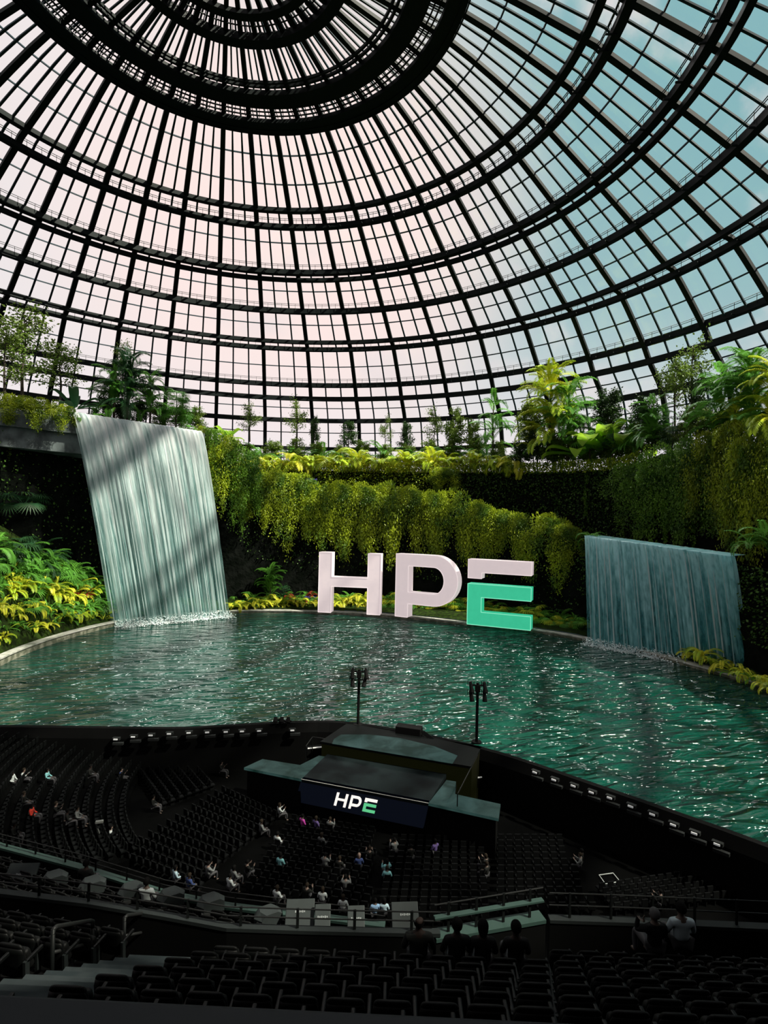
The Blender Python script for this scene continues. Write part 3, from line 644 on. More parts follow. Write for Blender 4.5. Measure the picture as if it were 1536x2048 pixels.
def fan_data(m, seed=0, nl=19):
    g = np.random.default_rng(seed); V = []; Fc = []; hub = np.array([0, .45, .5])
    V += [np.array([.008, 0, 0]), np.array([-.008, 0, 0]), hub+[-.006, 0, 0], hub+[.006, 0, 0]]; Fc.append([0, 1, 2, 3])
    for j in range(nl):
        a = rad(-115+230*j/(nl-1)); d = np.array([math.sin(a), math.cos(a)*.75, math.cos(a)*.2-.1]); d /= np.linalg.norm(d); l = .5*g.uniform(.85, 1.05); wv = np.cross(d, [0, 0, 1.]); wv /= np.linalg.norm(wv)
        e1 = hub+d*l*.6; e2 = hub+d*l-np.array([0, 0, .14]); k = len(V); V += [hub, e1+wv*.020, e2, e1-wv*.020]; Fc.append([k, k+1, k+2, k+3])
    return meshdata('fan_leaf', np.array(V, float), np.array(Fc), m)
def blade_data(m, seed=0, w_=.13, nm='leaf'):
    V = []; Fc = []; n = 9
    for i in range(n+1):
        t_ = i/n; y = .1+.7*math.sin(t_*1.3); z = .75*t_-.55*t_**3+.1*t_; ww = w_*math.sin(PI*min(1, .08+.9*t_))**.6
        if i == n: ww = .01
        V += [np.array([-ww, y, z+.05*ww/w_]), np.array([0, y, z]), np.array([ww, y, z+.05*ww/w_])]
    for i in range(n):
        for s in (0, 1): Fc.append([3*i+s, 3*i+s+1, 3*i+s+4, 3*i+s+3])
    return meshdata(nm, np.array(V, float), np.array(Fc), m)
FR = {}
for key, m in (('g', palm_g), ('y', palm_y), ('d', palm_d), ('f', fern_m)):
    FR['palm'+key] = [frond_data(1., .55+.2*i, 40, .30, m, i) for i in range(3)]
    FR['fern'+key] = [frond_data(1., .85+.25*i, 34, .24, m, 5+i, .030, .1) for i in range(3)]
    FR['fan'+key] = [fan_data(m, i) for i in range(2)]
FR['banana'] = [blade_data(banana_m, 0, .15), blade_data(banana_m, 1, .2)]
FR['banana_d'] = [blade_data(palm_d, 0, .15)]
FR['blade'] = [blade_data(red_m, 0, .06)]
FR['bladey'] = [blade_data(fern_m, 0, .05), blade_data(palm_g, 0, .045)]
trunk_me = {}
def trunk_data():
    m_ = MB(); m_.tube([(0, 0, -.08), (.01, 0, .2), (0, .01, .5), (.01, 0, .88)], [.022, .018, .014, .008], 7); o = m_.build('trunk', bark); me = o.data; bpy.data.objects.remove(o); return me
TRUNK = trunk_data()
def plant(name, frk, p, h, nf, label, group=None, trunk=False, tilt=(.0, .9), base=0., fs=(.7, 1.), part=None, cat='plant', sp=1.):
    """p base point, h overall height; nf fronds as children"""
    e = empty(name, tuple(p), random.random()*6, label, cat, group)
    e.scale = (h, h, h)
    if trunk: t_ = link('trunk', TRUNK, e)
    if trunk: nf = min(int(nf*2.1), 80)
    for k in range(nf):
        me = random.choice(FR[frk]); o = link(part or ('leaf' if frk.startswith(('fan', 'ban', 'bla')) else 'frond'), me, e)
        zz = (random.uniform(.08, .86) if trunk else base*random.random())
        o.location = (0, 0, zz); s = random.uniform(*fs)*((.62-zz*.22) if trunk else 1); o.scale = (s*sp, s, s)
        o.rotation_euler = (random.uniform(-tilt[1], .15), 0, k*2.399+random.uniform(-.3, .3)) if False else (0, 0, 0)
        ax = random.uniform(tilt[0], tilt[1])
        o.rotation_euler = (Matrix.Rotation(k*2.399+random.uniform(-.3, .3), 3, 'Z') @ Matrix.Rotation(-ax, 3, 'X')).to_euler()
    return e
def at(x, y, r, hpx): p = raycyl(x, y, r); return p, hpx*depth(p)/FPX
# leafy tree
def tree_data(seed, m, nb=26, nl=60, sp=.28, ls=.045, bush=False):
    g = np.random.default_rng(seed); m_ = MB(); P = []; Dn = []
    m_.tube([(0, 0, -.05), (.01, .01, .3), (-.01, .02, .6), (.01, 0, .92)], [.016, .012, .008, .003], 6)
    for k in range(nb):
        z0 = g.uniform(.12 if bush else .25, .9); a = g.uniform(0, 2*PI); l = sp*g.uniform(.5, 1.1)*(1.15-z0*.7); e = np.array([math.cos(a)*l, math.sin(a)*l, z0+g.uniform(.03, .16)])
        m_.tube([(0, 0, z0), tuple(e*.5+np.array([0, 0, z0*.5])-np.array([0, 0, .02])), tuple(e)], [.006, .004, .002], 4)
        n = nl; t_ = g.uniform(.35, 1.1, n); q = np.array([0, 0, z0])+(e-np.array([0, 0, z0]))*t_[:, None]+g.normal(size=(n, 3))*.035; P.append(q); Dn.append(g.normal(size=(n, 3))+np.array([0, 0, -.2]))
    V, Fc = leaves(np.concatenate(P), np.concatenate(Dn), np.full(nb*nl, ls), .55)
    lm = meshdata('foliage', V, Fc, m); o = m_.build('trunk', bark); tm = o.data; bpy.data.objects.remove(o); return tm, lm
TR = {'thin': [tree_data(i, tree_m, 26, 60, .30, .034) for i in range(2)], 'bush': [tree_data(5+i, tree_m, 46, 70, .36, .05, True) for i in range(2)], 'dark': [tree_data(9+i, tree_dk, 46, 70, .34, .05, True) for i in range(2)]}
def tree(kind, p, h, label, group=None, wx=1.):
    e = empty('tree', tuple(p), random.random()*6, label, 'tree', group); e.scale = (h*wx, h*wx, h); tm, lm = random.choice(TR[kind]); link('trunk', tm, e); link('foliage', lm, e); return e

# trees behind the left slab and centre terrace
for x, y, r, h, k, wx, lab in [
    (45, 800, 70, 190, 'thin', 1.2, 'tall thin leafed tree at far left behind the concrete slab'),
    (120, 805, 70, 120, 'thin', 1.3, 'small airy tree just left of the tall waterfall top'),
    (10, 800, 69, 150, 'thin', 1.2, 'leafy tree cut by the left edge of the photo'),
    (244, 800, 68, 118, 'thin', .7, 'slender tree poking up behind the big dark palm'),
    (500, 880, 80, 76, 'thin', 1.1, 'airy tree above the column of vines beside the tall waterfall'),
    (592, 890, 80, 92, 'thin', .9, 'slim tree with tiered branches over the left part of the hedge'),
    (628, 895, 80, 60, 'dark', .6, 'small dark conical shrub right of the slim tiered tree'),
    (697, 900, 80, 54, 'dark', 1.2, 'round dark bush standing on the upper terrace left of the gap'),
    (812, 905, 81, 56, 'dark', .9, 'dark bushy shrub near the middle of the upper terrace'),
    (770, 900, 82, 70, 'thin', .8, 'thin see-through sapling by the middle of the terrace'),
    (868, 900, 82, 88, 'thin', .9, 'thin sapling left of the yellow bamboo clump'),
    (908, 902, 80, 84, 'bush', .9, 'bushy light green tree right of the thin sapling'),
    (945, 900, 80, 60, 'bush', .9, 'low green bush beside the tall slender palm'),
    (1062, 890, 76, 86, 'bush', 1.1, 'rounded green tree left of the tall yellow palms'),
    (1385, 845, 70, 170, 'thin', 1.1, 'airy tree with bare branches against the glass at right'),
    (1350, 850, 72, 150, 'thin', .9, 'second airy tree close left of the bare branched tree'),
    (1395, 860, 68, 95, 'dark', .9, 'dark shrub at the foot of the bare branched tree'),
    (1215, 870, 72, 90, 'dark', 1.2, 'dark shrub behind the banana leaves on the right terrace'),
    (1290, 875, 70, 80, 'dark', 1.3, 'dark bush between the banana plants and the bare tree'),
    (1480, 860, 66, 70, 'bush', 1.3, 'low bright bush under the large right palms')]:
    p, hh = at(x, y, r, h); tree(k, p, hh, lab, wx=wx)
for i, x in enumerate(range(1040, 1580, 27)):
    p, hh = at(x, interp([(1040, 935), (1240, 930), (1320, 905), (1400, 885), (1600, 872)], x), interp([(1040, 73), (1250, 71), (1400, 64), (1600, 62)], x), random.uniform(48, 78)); tree(random.choice(['dark', 'bush', 'bush']), p, hh, 'leafy filler bush at the edge of the right terrace, %s from the left' % ORD[i], 'bushes edging the right terrace', wx=1.25)
for i, x in enumerate(range(500, 1040, 45)):
    p, hh = at(x, 930, 78, random.uniform(38, 56)); tree('bush', p, hh, 'low green bush behind the upper terrace ferns, %s from the left' % ORD[i], 'bushes behind the ferns', wx=1.3)
for i, x in enumerate((205, 240, 280, 320, 360, 390)):
    p, hh = at(x, 845+(x-205)*.1, 64, 50); tree('dark' if x < 320 else 'bush', p, hh, 'dense low bush behind the lip of the tall waterfall, %s from the left' % ORD[i], 'bushes behind the waterfall lip', wx=1.2)
# big palms
for x, y, r, h, frk, nf, lab in [
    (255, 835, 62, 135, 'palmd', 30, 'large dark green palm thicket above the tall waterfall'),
    (228, 832, 63, 110, 'palmg', 22, 'green palm at the left side of the dark thicket'),
    (300, 838, 61, 95, 'palmg', 22, 'green palm at the right side of the dark thicket'),
    (352, 852, 60, 76, 'fang', 26, 'spiky fan palm right above the waterfall lip'),
    (985, 905, 79, 112, 'palmg', 14, 'tall slender light palm against the glass right of centre'),
    (1100, 905, 73, 165, 'palmy', 30, 'tall bright yellow palm leading the right plantation'),
    (1135, 910, 71, 150, 'palmg', 30, 'tall green bamboo palm right of the bright yellow palm'),
    (1060, 905, 74, 70, 'palmy', 16, 'short yellow palm at the foot of the tall yellow palm'),
    (1180, 915, 70, 85, 'fang', 18, 'fan palm with drooping leaves below the banana plants'),
    (1225, 915, 69, 70, 'fand', 18, 'dark fan palm on the shaded edge of the right terrace'),
    (1305, 900, 68, 115, 'palmg', 22, 'light feathery palm beside the steep dome rib at right'),
    (1262, 905, 69, 80, 'palmg', 18, 'feathery palm between the banana plants and the light palm'),
    (1345, 905, 66, 70, 'fand', 18, 'dark spreading palm under the bare branched tree'),
    (1440, 880, 62, 150, 'palmg', 24, 'tall palm near the right edge, left of the largest one'),
    (1500, 880, 61, 180, 'palmg', 34, 'largest palm at the right edge of the photo'),
    (1545, 870, 60, 150, 'palmy', 26, 'yellowish palm cut by the right edge of the photo'),
    (1470, 890, 60.5, 100, 'palmy', 24, 'bushy yellow green palm below the largest right palm')]:
    p, hh = at(x, y, r, h); plant('palm', frk, p, hh, nf, lab, trunk=True, tilt=(-.25, 1.0), cat='palm')
for x, y, r, h, frk, lab in [
    (1205, 900, 70.5, 105, 'banana', 'banana plant with a large upright bright leaf on the right terrace'),
    (1165, 905, 71, 95, 'banana', 'banana plant with broad sunlit leaves left of the upright one'),
    (1245, 900, 70, 95, 'banana', 'banana plant half hidden right of the upright bright leaf'),
    (150, 815, 62, 60, 'banana_d', 'dark torn banana leaf beside the top of the tall waterfall'),
    (455, 875, 66, 45, 'banana', 'small banana plant peeping over the vine column')]:
    p, hh = at(x, y, r, h); plant('banana_plant', frk, p, hh, 9, lab, tilt=(-.3, .7), fs=(.75, 1.05))
# ferns and small palms along the upper terrace
nn = 0
for i, x in enumerate(list(range(505, 1045, 26))):
    p, hh = at(x+random.uniform(-6, 6), 935, 75+random.uniform(-1.5, 2), random.uniform(42, 62)); plant('fern', random.choice(['ferny', 'palmy', 'fernf', 'ferny']), p, hh*1.1, 15, 'arching yellow green fern on the upper terrace, %s from the left above the hedge' % ORD[i], 'ferns along the upper terrace', tilt=(-.15, .8), sp=1.2)
for i, x in enumerate(range(520, 1020, 62)):
    p, hh = at(x, 925, 79, random.uniform(52, 74)); plant('palm', 'palmg', p, hh, 11, 'light green palm in the back row of the upper terrace, %s from the left' % ORD[i], 'palms in the back row', tilt=(-.2, .7), cat='palm')
for i, x in enumerate((190, 330, 372, 395, 150, 175)):
    p, hh = at(x, 838 if x < 300 else 862, 60, 34); plant('fern', 'ferng', p, hh, 9, 'low green fern behind the lip of the tall waterfall, %s from the left' % ORD[sorted((190, 330, 372, 395, 150, 175)).index(x)], 'ferns behind the waterfall lip')
for i, x in enumerate((1180, 1205, 1240, 1285, 1330, 1380, 1420)):
    p, hh = at(x, 1080+(x-1180)*.12, 54, 28 if i else 44); plant('fern', 'ferng' if i < 3 else 'fernd', p, hh, 9, 'green fern on the ledge above the right waterfall, %s from the left' % ORD[i], 'ferns on the right waterfall ledge', tilt=(0, .9))
for i, (x, y) in enumerate(((1500, 1090), (1530, 1075))):
    p, hh = at(x, y, 54, 60); plant('palm', 'palmg', p, hh, 10, ('arching palm fronds right of the waterfall ledge', 'palm fronds at the right edge above the dark ivy')[i], cat='palm')
# planting bed at the waterline
def bedpt(a, r): return pol(r, a)+Vector((0, 0, bedz(a, r)-.05))
def bed_at(x, y, zz=WZ+.8):
    p = onz(x, y, zz); a = ang(p); r = max((Vector((p.x-CX, p.y-CY))).length, 50.9); return bedpt(a, min(r, 58))
i = 0
for x in list(range(465, 640, 17))+list(range(650, 1180, 17)):
    y = interp([(465, 1216), (640, 1216), (790, 1225), (930, 1240), (1061, 1253), (1180, 1272)], x)
    fr = 'fernf' if x < 760 else ('fanf' if i % 2 else 'fang')
    p = raycyl(x, y, 51.6+random.random()*1.2); p.z = WZ+.8; hh = random.uniform(22, 34)*(1.3 if x > 640 else 1.05)*depth(p)/FPX
    plant('fern' if fr[:4] == 'fern' else 'fan_palm', fr, p, hh, 13, ('low fern' if fr[:4] == 'fern' else 'small fan palm')+' in the front planting strip, %s from the tall waterfall' % ORD[i], 'low plants along the letters', base=.25, tilt=(-.2, .9)); i += 1
i = 0
for x in list(range(480, 640, 28))+list(range(670, 1170, 30)):
    y = interp([(465, 1208), (640, 1206), (790, 1212), (930, 1222), (1061, 1238), (1180, 1262)], x)
    p = raycyl(x, y, 54.5); p.z = WZ+1.2; hh = random.uniform(26, 40)*depth(p)/FPX; plant('fan_palm', random.choice(['fang', 'fernf', 'palmg']), p, hh, 11, 'leafy plant in the second planting row, %s from the tall waterfall' % ORD[i], 'second row of plants behind the letters', base=.3); i += 1
for x, y, hp, frk, lab, nm in [(540, 1195, 78, 'palmg', 'upright green bamboo palm standing left of the letter H', 'palm'), (600, 1195, 48, 'blade', 'reddish brown cordyline just left of the letter H', 'cordyline'), (568, 1200, 36, 'palmd', 'small dark palm between the green bamboo palm and the cordyline', 'palm')]:
    p = raycyl(x, y, 55); p.z = WZ+1.2; plant(nm, frk, p, hp*depth(p)/FPX, 20, lab, trunk=(frk != 'blade'), tilt=(-.2, .7))
# left bank
i = 0
for row, (r_, h0) in enumerate(((51.3, 30), (52.6, 38), (54.0, 44), (55.4, 50), (56.8, 56))):
    for x in range(-30, 232-row*12, 17):
        a = None; lo, hi = rad(100), rad(176)
        for _ in range(30):
            mid_ = (lo+hi)/2
            if pix(bedpt(mid_, r_))[0] > x: lo = mid_
            else: hi = mid_
        p = bedpt(lo+random.uniform(-.01, .01), r_+random.uniform(-.4, .4)); hh = random.uniform(.8, 1.2)*h0*depth(p)/FPX
        fr = random.choice([['fernf', 'ferny', 'palmg', 'bladey'], ['fernf', 'ferng', 'fang', 'bladey'], ['fernf', 'palmg', 'palmy'], ['ferng', 'fang', 'bladey'], ['fand', 'ferng', 'palmg']][row])
        k = len([q for q in range(-30, x, 17)])
        plant('fern' if 'fern' in fr else 'shrub', fr, p, hh, 13, 'leafy plant on the left bank, %s row up from the kerb, %s from the left' % (ORD[row], ORD[k]), 'plants covering the left bank', base=.3, tilt=(-.2, .9)); i += 1
for x, y, r, hp, frk, lab in [(48, 1010, 57.5, 60, 'fand', 'dim fan palm high in the dark hollow at left'), (70, 1125, 57.5, 80, 'palmd', 'dark feathery palm at the top of the left bank'), (20, 1100, 57.5, 70, 'fand', 'dark fan palm at the left edge of the hollow'), (95, 1150, 56.8, 60, 'fang', 'fan palm catching light at the hollow entrance')]:
    p = raycyl(x, y, r); plant('palm', frk, p, hp*depth(p)/FPX, 16, lab, tilt=(-.1, .9), cat='palm')
p = raycyl(163, 1195, 54); plant('cordyline', 'blade', p, 34*depth(p)/FPX, 16, 'orange red cordyline on the left bank beside the tall waterfall', tilt=(-.3, .6), fs=(.6, 1))
# shore plants right of the right waterfall
for i, x in enumerate(range(1385, 1560, 20)):
    y = 1318+(x-1380)*.27; p = raycyl(x, y, 51.4); p.z = WZ+.8; plant('fern', random.choice(['fernf', 'ferny', 'bladey']), p, random.uniform(34, 52)*depth(p)/FPX, 16, 'bright fern at the foot of the right waterfall, %s from the left' % ORD[i], 'ferns right of the right waterfall', base=.3)
# purple flower patches
fm = MB()
for k in range(90):
    a = random.random()*6.28; r_ = random.random()**.5*.9; z = random.uniform(.2, .55); s = random.uniform(.05, .1); p = Vector((r_*math.cos(a)*1.5, r_*math.sin(a)*.7, z)); fm.bar(p-Vector((0, 0, z)), p, .015, .015)
    fm.add([p+Vector((s, 0, 0)), p+Vector((0, s, 0)), p-Vector((s, 0, 0)), p-Vector((0, s, 0)), p+Vector((0, 0, s*1.6)), p-Vector((0, 0, s))], [(0, 1, 4), (1, 2, 4), (2, 3, 4), (3, 0, 4), (1, 0, 5), (2, 1, 5), (3, 2, 5), (0, 3, 5)])
fo = fm.build('flower_patch', blue_m); fme = fo.data; bpy.data.objects.remove(fo)
for x, y, r, lab in ((150, 1235, 51.3, 'patch of violet blue flowers at the left kerb near the tall waterfall'), (40, 1245, 52, 'patch of violet blue flowers near the left edge of the bank'), (620, 1198, 53, 'violet blue flowers just left of the letter H'), (700, 1200, 53.5, 'violet blue flowers seen through the letter H'), (622, 962, 60, 'violet flowers on the middle ledge among the vines')):
    o = link('flower_patch', fme); p = raycyl(x, y, r); o.location = p; o.scale = (1.0, 1.0, 1.0); tag(o, lab, 'flowers', kind='stuff')

# =============================================================== stage
teal_reflection = bpy.data.materials.new('stage_water_reflection'); teal_reflection.use_nodes = True; t = teal_reflection.node_tree; L = t.links; b = t.nodes['Principled BSDF']  # emissive teal pattern painted in for water mirrored in the stage floor
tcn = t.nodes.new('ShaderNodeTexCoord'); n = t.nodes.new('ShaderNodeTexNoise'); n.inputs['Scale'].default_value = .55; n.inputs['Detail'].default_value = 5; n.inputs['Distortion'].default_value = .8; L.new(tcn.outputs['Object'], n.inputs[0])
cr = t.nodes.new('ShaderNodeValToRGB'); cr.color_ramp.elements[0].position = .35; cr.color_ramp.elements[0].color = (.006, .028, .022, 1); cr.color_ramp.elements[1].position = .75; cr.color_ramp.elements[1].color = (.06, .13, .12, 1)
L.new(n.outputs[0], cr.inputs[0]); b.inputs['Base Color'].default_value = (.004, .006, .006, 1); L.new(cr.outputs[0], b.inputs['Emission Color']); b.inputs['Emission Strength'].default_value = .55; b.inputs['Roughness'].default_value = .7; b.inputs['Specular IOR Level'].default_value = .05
deckm = mat('stage_deck_dark', (0.00116, 0.00198, 0.00231), .7, spec=.05, noise=(.5, (.0045, .0075, .008), .4, .6))
platm = mat('upper_platform_grey', (0.00165, 0.00224, 0.00224), .7, spec=.05)
screenm = mat('navy_display', (.002, .0025, .004), .6, spec=.05, emit=(.0025, .0035, .007), es=1.)
logow = mat('logo_white_light', (.8, .75, .7), .5, emit=(.95, .88, .82), es=1.); logog = mat('logo_green_light', (.1, .5, .25), .5, emit=(.10, .50, .22), es=1.)
fol = mat('riser_reflection', (.002, .002, .001), .6, emit=(.004, .0045, .0008), es=.8, spec=.05)  # foliage mirrored in the riser, put in as a faint olive emission
ZD, ZP = 3.0, 4.0
stage = empty('stage', (13, 42, 0), label='dark stepped stage with teal side wings below the pool rim', cat='stage')
def st(m_, name, mt, par=None):
    o = m_.build(name, mt, stage); o.location = (-13, -42, 0); return o
def polyz(pp, z): return [onz(x, y, z) for x, y in pp]
A, B, C_, D_ = polyz([(603, 1558), (857, 1606), (893, 1548), (655, 1508)], ZD)
m_ = MB(); m_.prism([A, B, C_, D_], ZD-.25, ZD); st(m_, 'main_deck', deckm)
m_ = MB(); m_.prism([A+(D_-A)*.1, B+(C_-B)*.1, C_, D_], 0, ZD-.25); st(m_, 'deck_base', black)
A2, B2 = onz(590, 1603, .95), onz(846, 1657, .95)
dirx = (B-A).normalized(); nf = Vector((dirx.y, -dirx.x, 0))
m_ = MB(); m_.add([A, B, B2, A2, A-nf*.35, B-nf*.35, B2-nf*.35, A2-nf*.35], [(0, 3, 2, 1), (4, 5, 6, 7), (0, 1, 5, 4), (3, 7, 6, 2), (0, 4, 7, 3), (1, 2, 6, 5)]); scr = st(m_, 'front_screen', screenm)
m_ = MB(); m_.bar(A+nf*.02, B+nf*.02, .03, .03); st(m_, 'edge_strip', mat('deck_edge_line', (.2, .2, .18), .5, emit=(.2, .19, .17), es=.6))
def onscr(u, v, off=.05): return A.lerp(B, u).lerp(A2.lerp(B2, u), v)+nf*off
def logo(spl, mt, u0, u1, v0, v1, nm):
    m_ = MB()
    me = curve_mesh(nm, spl, .02, mt)
    for vv in me.vertices:
        u = u0+(u1-u0)*vv.co.x; v = v1+(v0-v1)*vv.co.y; p = onscr(u, v, .06+vv.co.z); vv.co = p
    o = link(nm, me, scr); return o
uW = .098
logo(outH(), logow, .312, .405, .25, .80, 'lit_letter_h'); logo(outP(), logow, .428, .515, .25, .80, 'lit_letter_p')
logo([outEt()], logow, .537, .632, .25, .80, 'lit_letter_e_top'); logo([outEb()], logog, .537, .632, .25, .80, 'lit_letter_e_base')
pl = polyz([(640, 1483), (942, 1533), (963, 1493), (695, 1446)], ZP)
m_ = MB(); m_.prism(pl, ZP-.2, ZP); st(m_, 'upper_platform', platm)
m_ = MB(); pi_ = [pl[0]+(pl[3]-pl[0])*.06, pl[1]+(pl[2]-pl[1])*.06, pl[2], pl[3]]; m_.prism(pi_, 0, ZP-.2); st(m_, 'riser', fol)
m_ = MB(); m_.prism(polyz([(664, 1487), (668, 1478), (682, 1469), (740, 1469), (800, 1476), (870, 1493), (915, 1511), (905, 1527)], ZP+.03), ZP, ZP+.03); st(m_, 'reflection_patch', teal_reflection)
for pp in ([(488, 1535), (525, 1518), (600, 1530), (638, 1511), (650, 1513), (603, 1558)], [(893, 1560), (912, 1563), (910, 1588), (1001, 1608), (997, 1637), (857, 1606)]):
    q = polyz(pp, ZD); m_ = MB(); m_.prism(q, ZD-.2, ZD); st(m_, 'side_wing', teal_reflection)
    c_ = sum(q, Vector())/len(q); m_ = MB(); m_.prism([c_+(k-c_)*.93 for k in q], 0, ZD-.2); st(m_, 'wing_base', black)
# small rails beside the stage
for (pts, lab) in (([(612, 1492), (625, 1474), (668, 1480)], 'low rail frame beside the left corner of the upper platform'), ([(915, 1588), (955, 1510)], 'thin stair rail running up beside the right wing')):
    q = polyz(pts, ZD+.9); c_ = q[0]; e = empty('stage_rail', (c_.x, c_.y, 0), label=lab, cat='rail'); m_ = MB(); m_.tube([p-Vector((c_.x, c_.y, 0)) for p in q], .04, 6); m_.build('top_rail', handrailm, e)
    for p in q: m_ = MB(); m_.tube([Vector((p.x-c_.x, p.y-c_.y, 0)), Vector((p.x-c_.x, p.y-c_.y, p.z))], .04, 6); m_.build('post', railm, e)
for (x, y, z, lab) in ((632, 1489, ZD, 'small lit equipment shelf left of the upper platform'), (955, 1548, ZD-1, 'small lit equipment shelf right of the upper platform')):
    p = onz(x, y, z); e = empty('equipment_shelf', (p.x, p.y, z-1), label=lab, cat='shelf'); m_ = MB(); m_.bevbox((0, 0, .4), (.9, .4, .4), .05); m_.build('cabinet', black, e)
    m_ = MB(); m_.box((0, -.3, .84), (.8, .03, .05)); m_.build('light_strip', mat('small_lamp', (.5, .5, .5), .5, emit=(.5, .5, .45), es=.35), e)
# light towers
lampm = mat('lamp_body_black', (.002, .002, .002), .8, spec=.1)
def tower(x, yb, yt, label):
    p = onz(x, yb, ZP-.1); hh = (yb-yt)*depth(p)/FPX; e = empty('light_tower', tuple(p), -YAW, label, 'light tower', 'pole mounted stage lights')
    m_ = MB(); m_.tube([(0, 0, 0), (0, 0, hh-.1)], .13, 12); m_.build('pole', lampm, e)
    m_ = MB(); m_.tube([(0, 0, 0), (0, 0, .12)], .45, 16); m_.build('base_plate', lampm, e)
    m_ = MB(); m_.bevbox((0, 0, hh-.3), (.7, .08, .07), .03); m_.bevbox((0, 0, hh-.6), (.22, .16, .32), .04); m_.bevbox((0, 0, hh-1.1), (.62, .05, .04), .02); m_.build('crossbar', lampm, e)
    for sx in (-1, 1):
        for zz in (-.55, -1.45):
            m_ = MB(); c_ = Vector((sx*.62, -.05, hh+zz*.85)); t_ = random.uniform(-.3, .3)
            m_.tube([c_+Vector((0, .28, .38)), c_+Vector((0, .16, .30)), c_+Vector((t_*.3, -.1, -.05)), c_+Vector((t_*.6, -.3, -.42))], [.12, .16, .18, .22], 12); m_.bar(c_+Vector((-.27, 0, .1)), c_+Vector((-.27, 0, .55)), .06, .06); m_.bar(c_+Vector((.27, 0, .1)), c_+Vector((.27, 0, .55)), .06, .06)
            m_.build('lamp_head', lampm, e)
    return e
tower(716, 1450, 1337, 'left of the two tall black poles with four lamp heads behind the stage')
tower(953, 1485, 1364, 'right of the two tall black poles with four lamp heads behind the stage')
p = onz(560, 1446, ZP); e = empty('lamp_rig', (p.x, p.y, 0), -YAW, 'dark cluster of lamps and cables on the rim left of the stage', 'lamp rig')
m_ = MB(); m_.tube([(0, 0, 0), (0, 0, 4.4)], .12, 8); m_.tube([(.9, 0, 0), (.7, 0, 4.2)], .08, 8); m_.bar((-.6, 0, 4.3), (1.1, 0, 4.2), .12, .14); m_.build('frame', lampm, e)
for k in range(3): m_ = MB(); m_.tube([(-.4+.6*k, -.1, 4.6), (-.4+.6*k, -.35, 4.2)], [.16, .24], 10); m_.build('lamp_head', lampm, e)
p = onz(818, 1466, ZP); e = empty('cable_box', (p.x, p.y, ZP), -YAW-.3, 'low black box with ribbed cable bundle on the rim behind the stage', 'box')
m_ = MB(); m_.bevbox((0, 0, .3), (1.2, .5, .35), .06); m_.build('case', lampm, e)
for k in range(4): m_ = MB(); m_.tube([(1.1+k*.12, -.3, .5), (1.5+k*.16, -.4, .25), (1.9+k*.18, -.5, .03)], .05, 6); m_.build('cable', railm, e)
# row of small lamps and monitors under the rim
lampw = mat('rim_lamp_light', (.3, .3, .3), .5, emit=(.32, .33, .33), es=.45)
moni = mat('rim_monitor_grey', (.006, .007, .007), .7, spec=.1)
LR = [(1083, 1545), (1123, 1560), (1160, 1572), (1196, 1585), (1230, 1596), (1272, 1613), (1315, 1629), (1358, 1650), (1397, 1667), (1446, 1689)]
LL = [(245, 1479), (278, 1474), (312, 1471), (345, 1468), (383, 1466), (418, 1465), (452, 1464), (484, 1463), (516, 1462), (583, 1461)]
def rimnear(x, y):
    best = None
    for i in range(len(rim)-1):
        for k in range(10):
            q = rim[i].lerp(rim[i+1], k/10); q = Vector((q.x, q.y, 3.0)); px_, py_ = pix(q)
            if abs(px_-x) < (best[0] if best else 1e9): best = (abs(px_-x), q, (rim[i+1]-rim[i]).normalized())
    return best[1], best[2]
proto = None
for lst, side in ((LR, 'right'), (LL, 'left')):
    for i, (x, y) in enumerate(lst):
        q, d = rimnear(x, y); nrm = Vector((d.y, -d.x, 0)); q = q+nrm*1.35; sc = depth(q)/FPX
        if proto is None:
            proto = empty('rim_lamp'); m_ = MB(); m_.bevbox((0, 0, 0), (.33, .1, .11), .03); m_.build('lens', lampw, proto)
            m_ = MB(); m_.bevbox((0, .35, .0), (.6, .3, .22), .05); m_.build('housing', moni, proto); m_ = MB(); m_.bevbox((.5, -.1, -.62), (.85, .25, .2), .04); m_.build('monitor', moni, proto); e = proto
        else: e = copy_tree(proto)
        zt_ = onz(x, y, 3.0); pz = 24-(24-3.0)*1.0
        # height where the lamp's own column meets the wall
        e.location = (q.x, q.y, 3.0); vy = pix(e.location)[1]; e.location.z += (vy-y)*sc; e.rotation_euler = (0, 0, math.atan2(d.y, d.x)); e.scale = (.55, .55, .55); tag(e, 'small lit lamp under the pool rim, %s from the stage, %s side' % (ORD[i if side == 'right' else len(lst)-1-i], side), 'lamp', 'row of lamps under the pool rim')

# =============================================================== upper seating
UV_U = Vector((.947, -.321, 0)).normalized(); UV_N = Vector((.321, .947, 0)).normalized()
def UN(u, n, z): return UV_U*u+UV_N*n+Vector((0, 0, CZ+z))
AU = math.atan2(UV_U.y, UV_U.x)
TOP = .86        # back height over tread
def ztop(n): return -5.15-.639*(n-5.91)
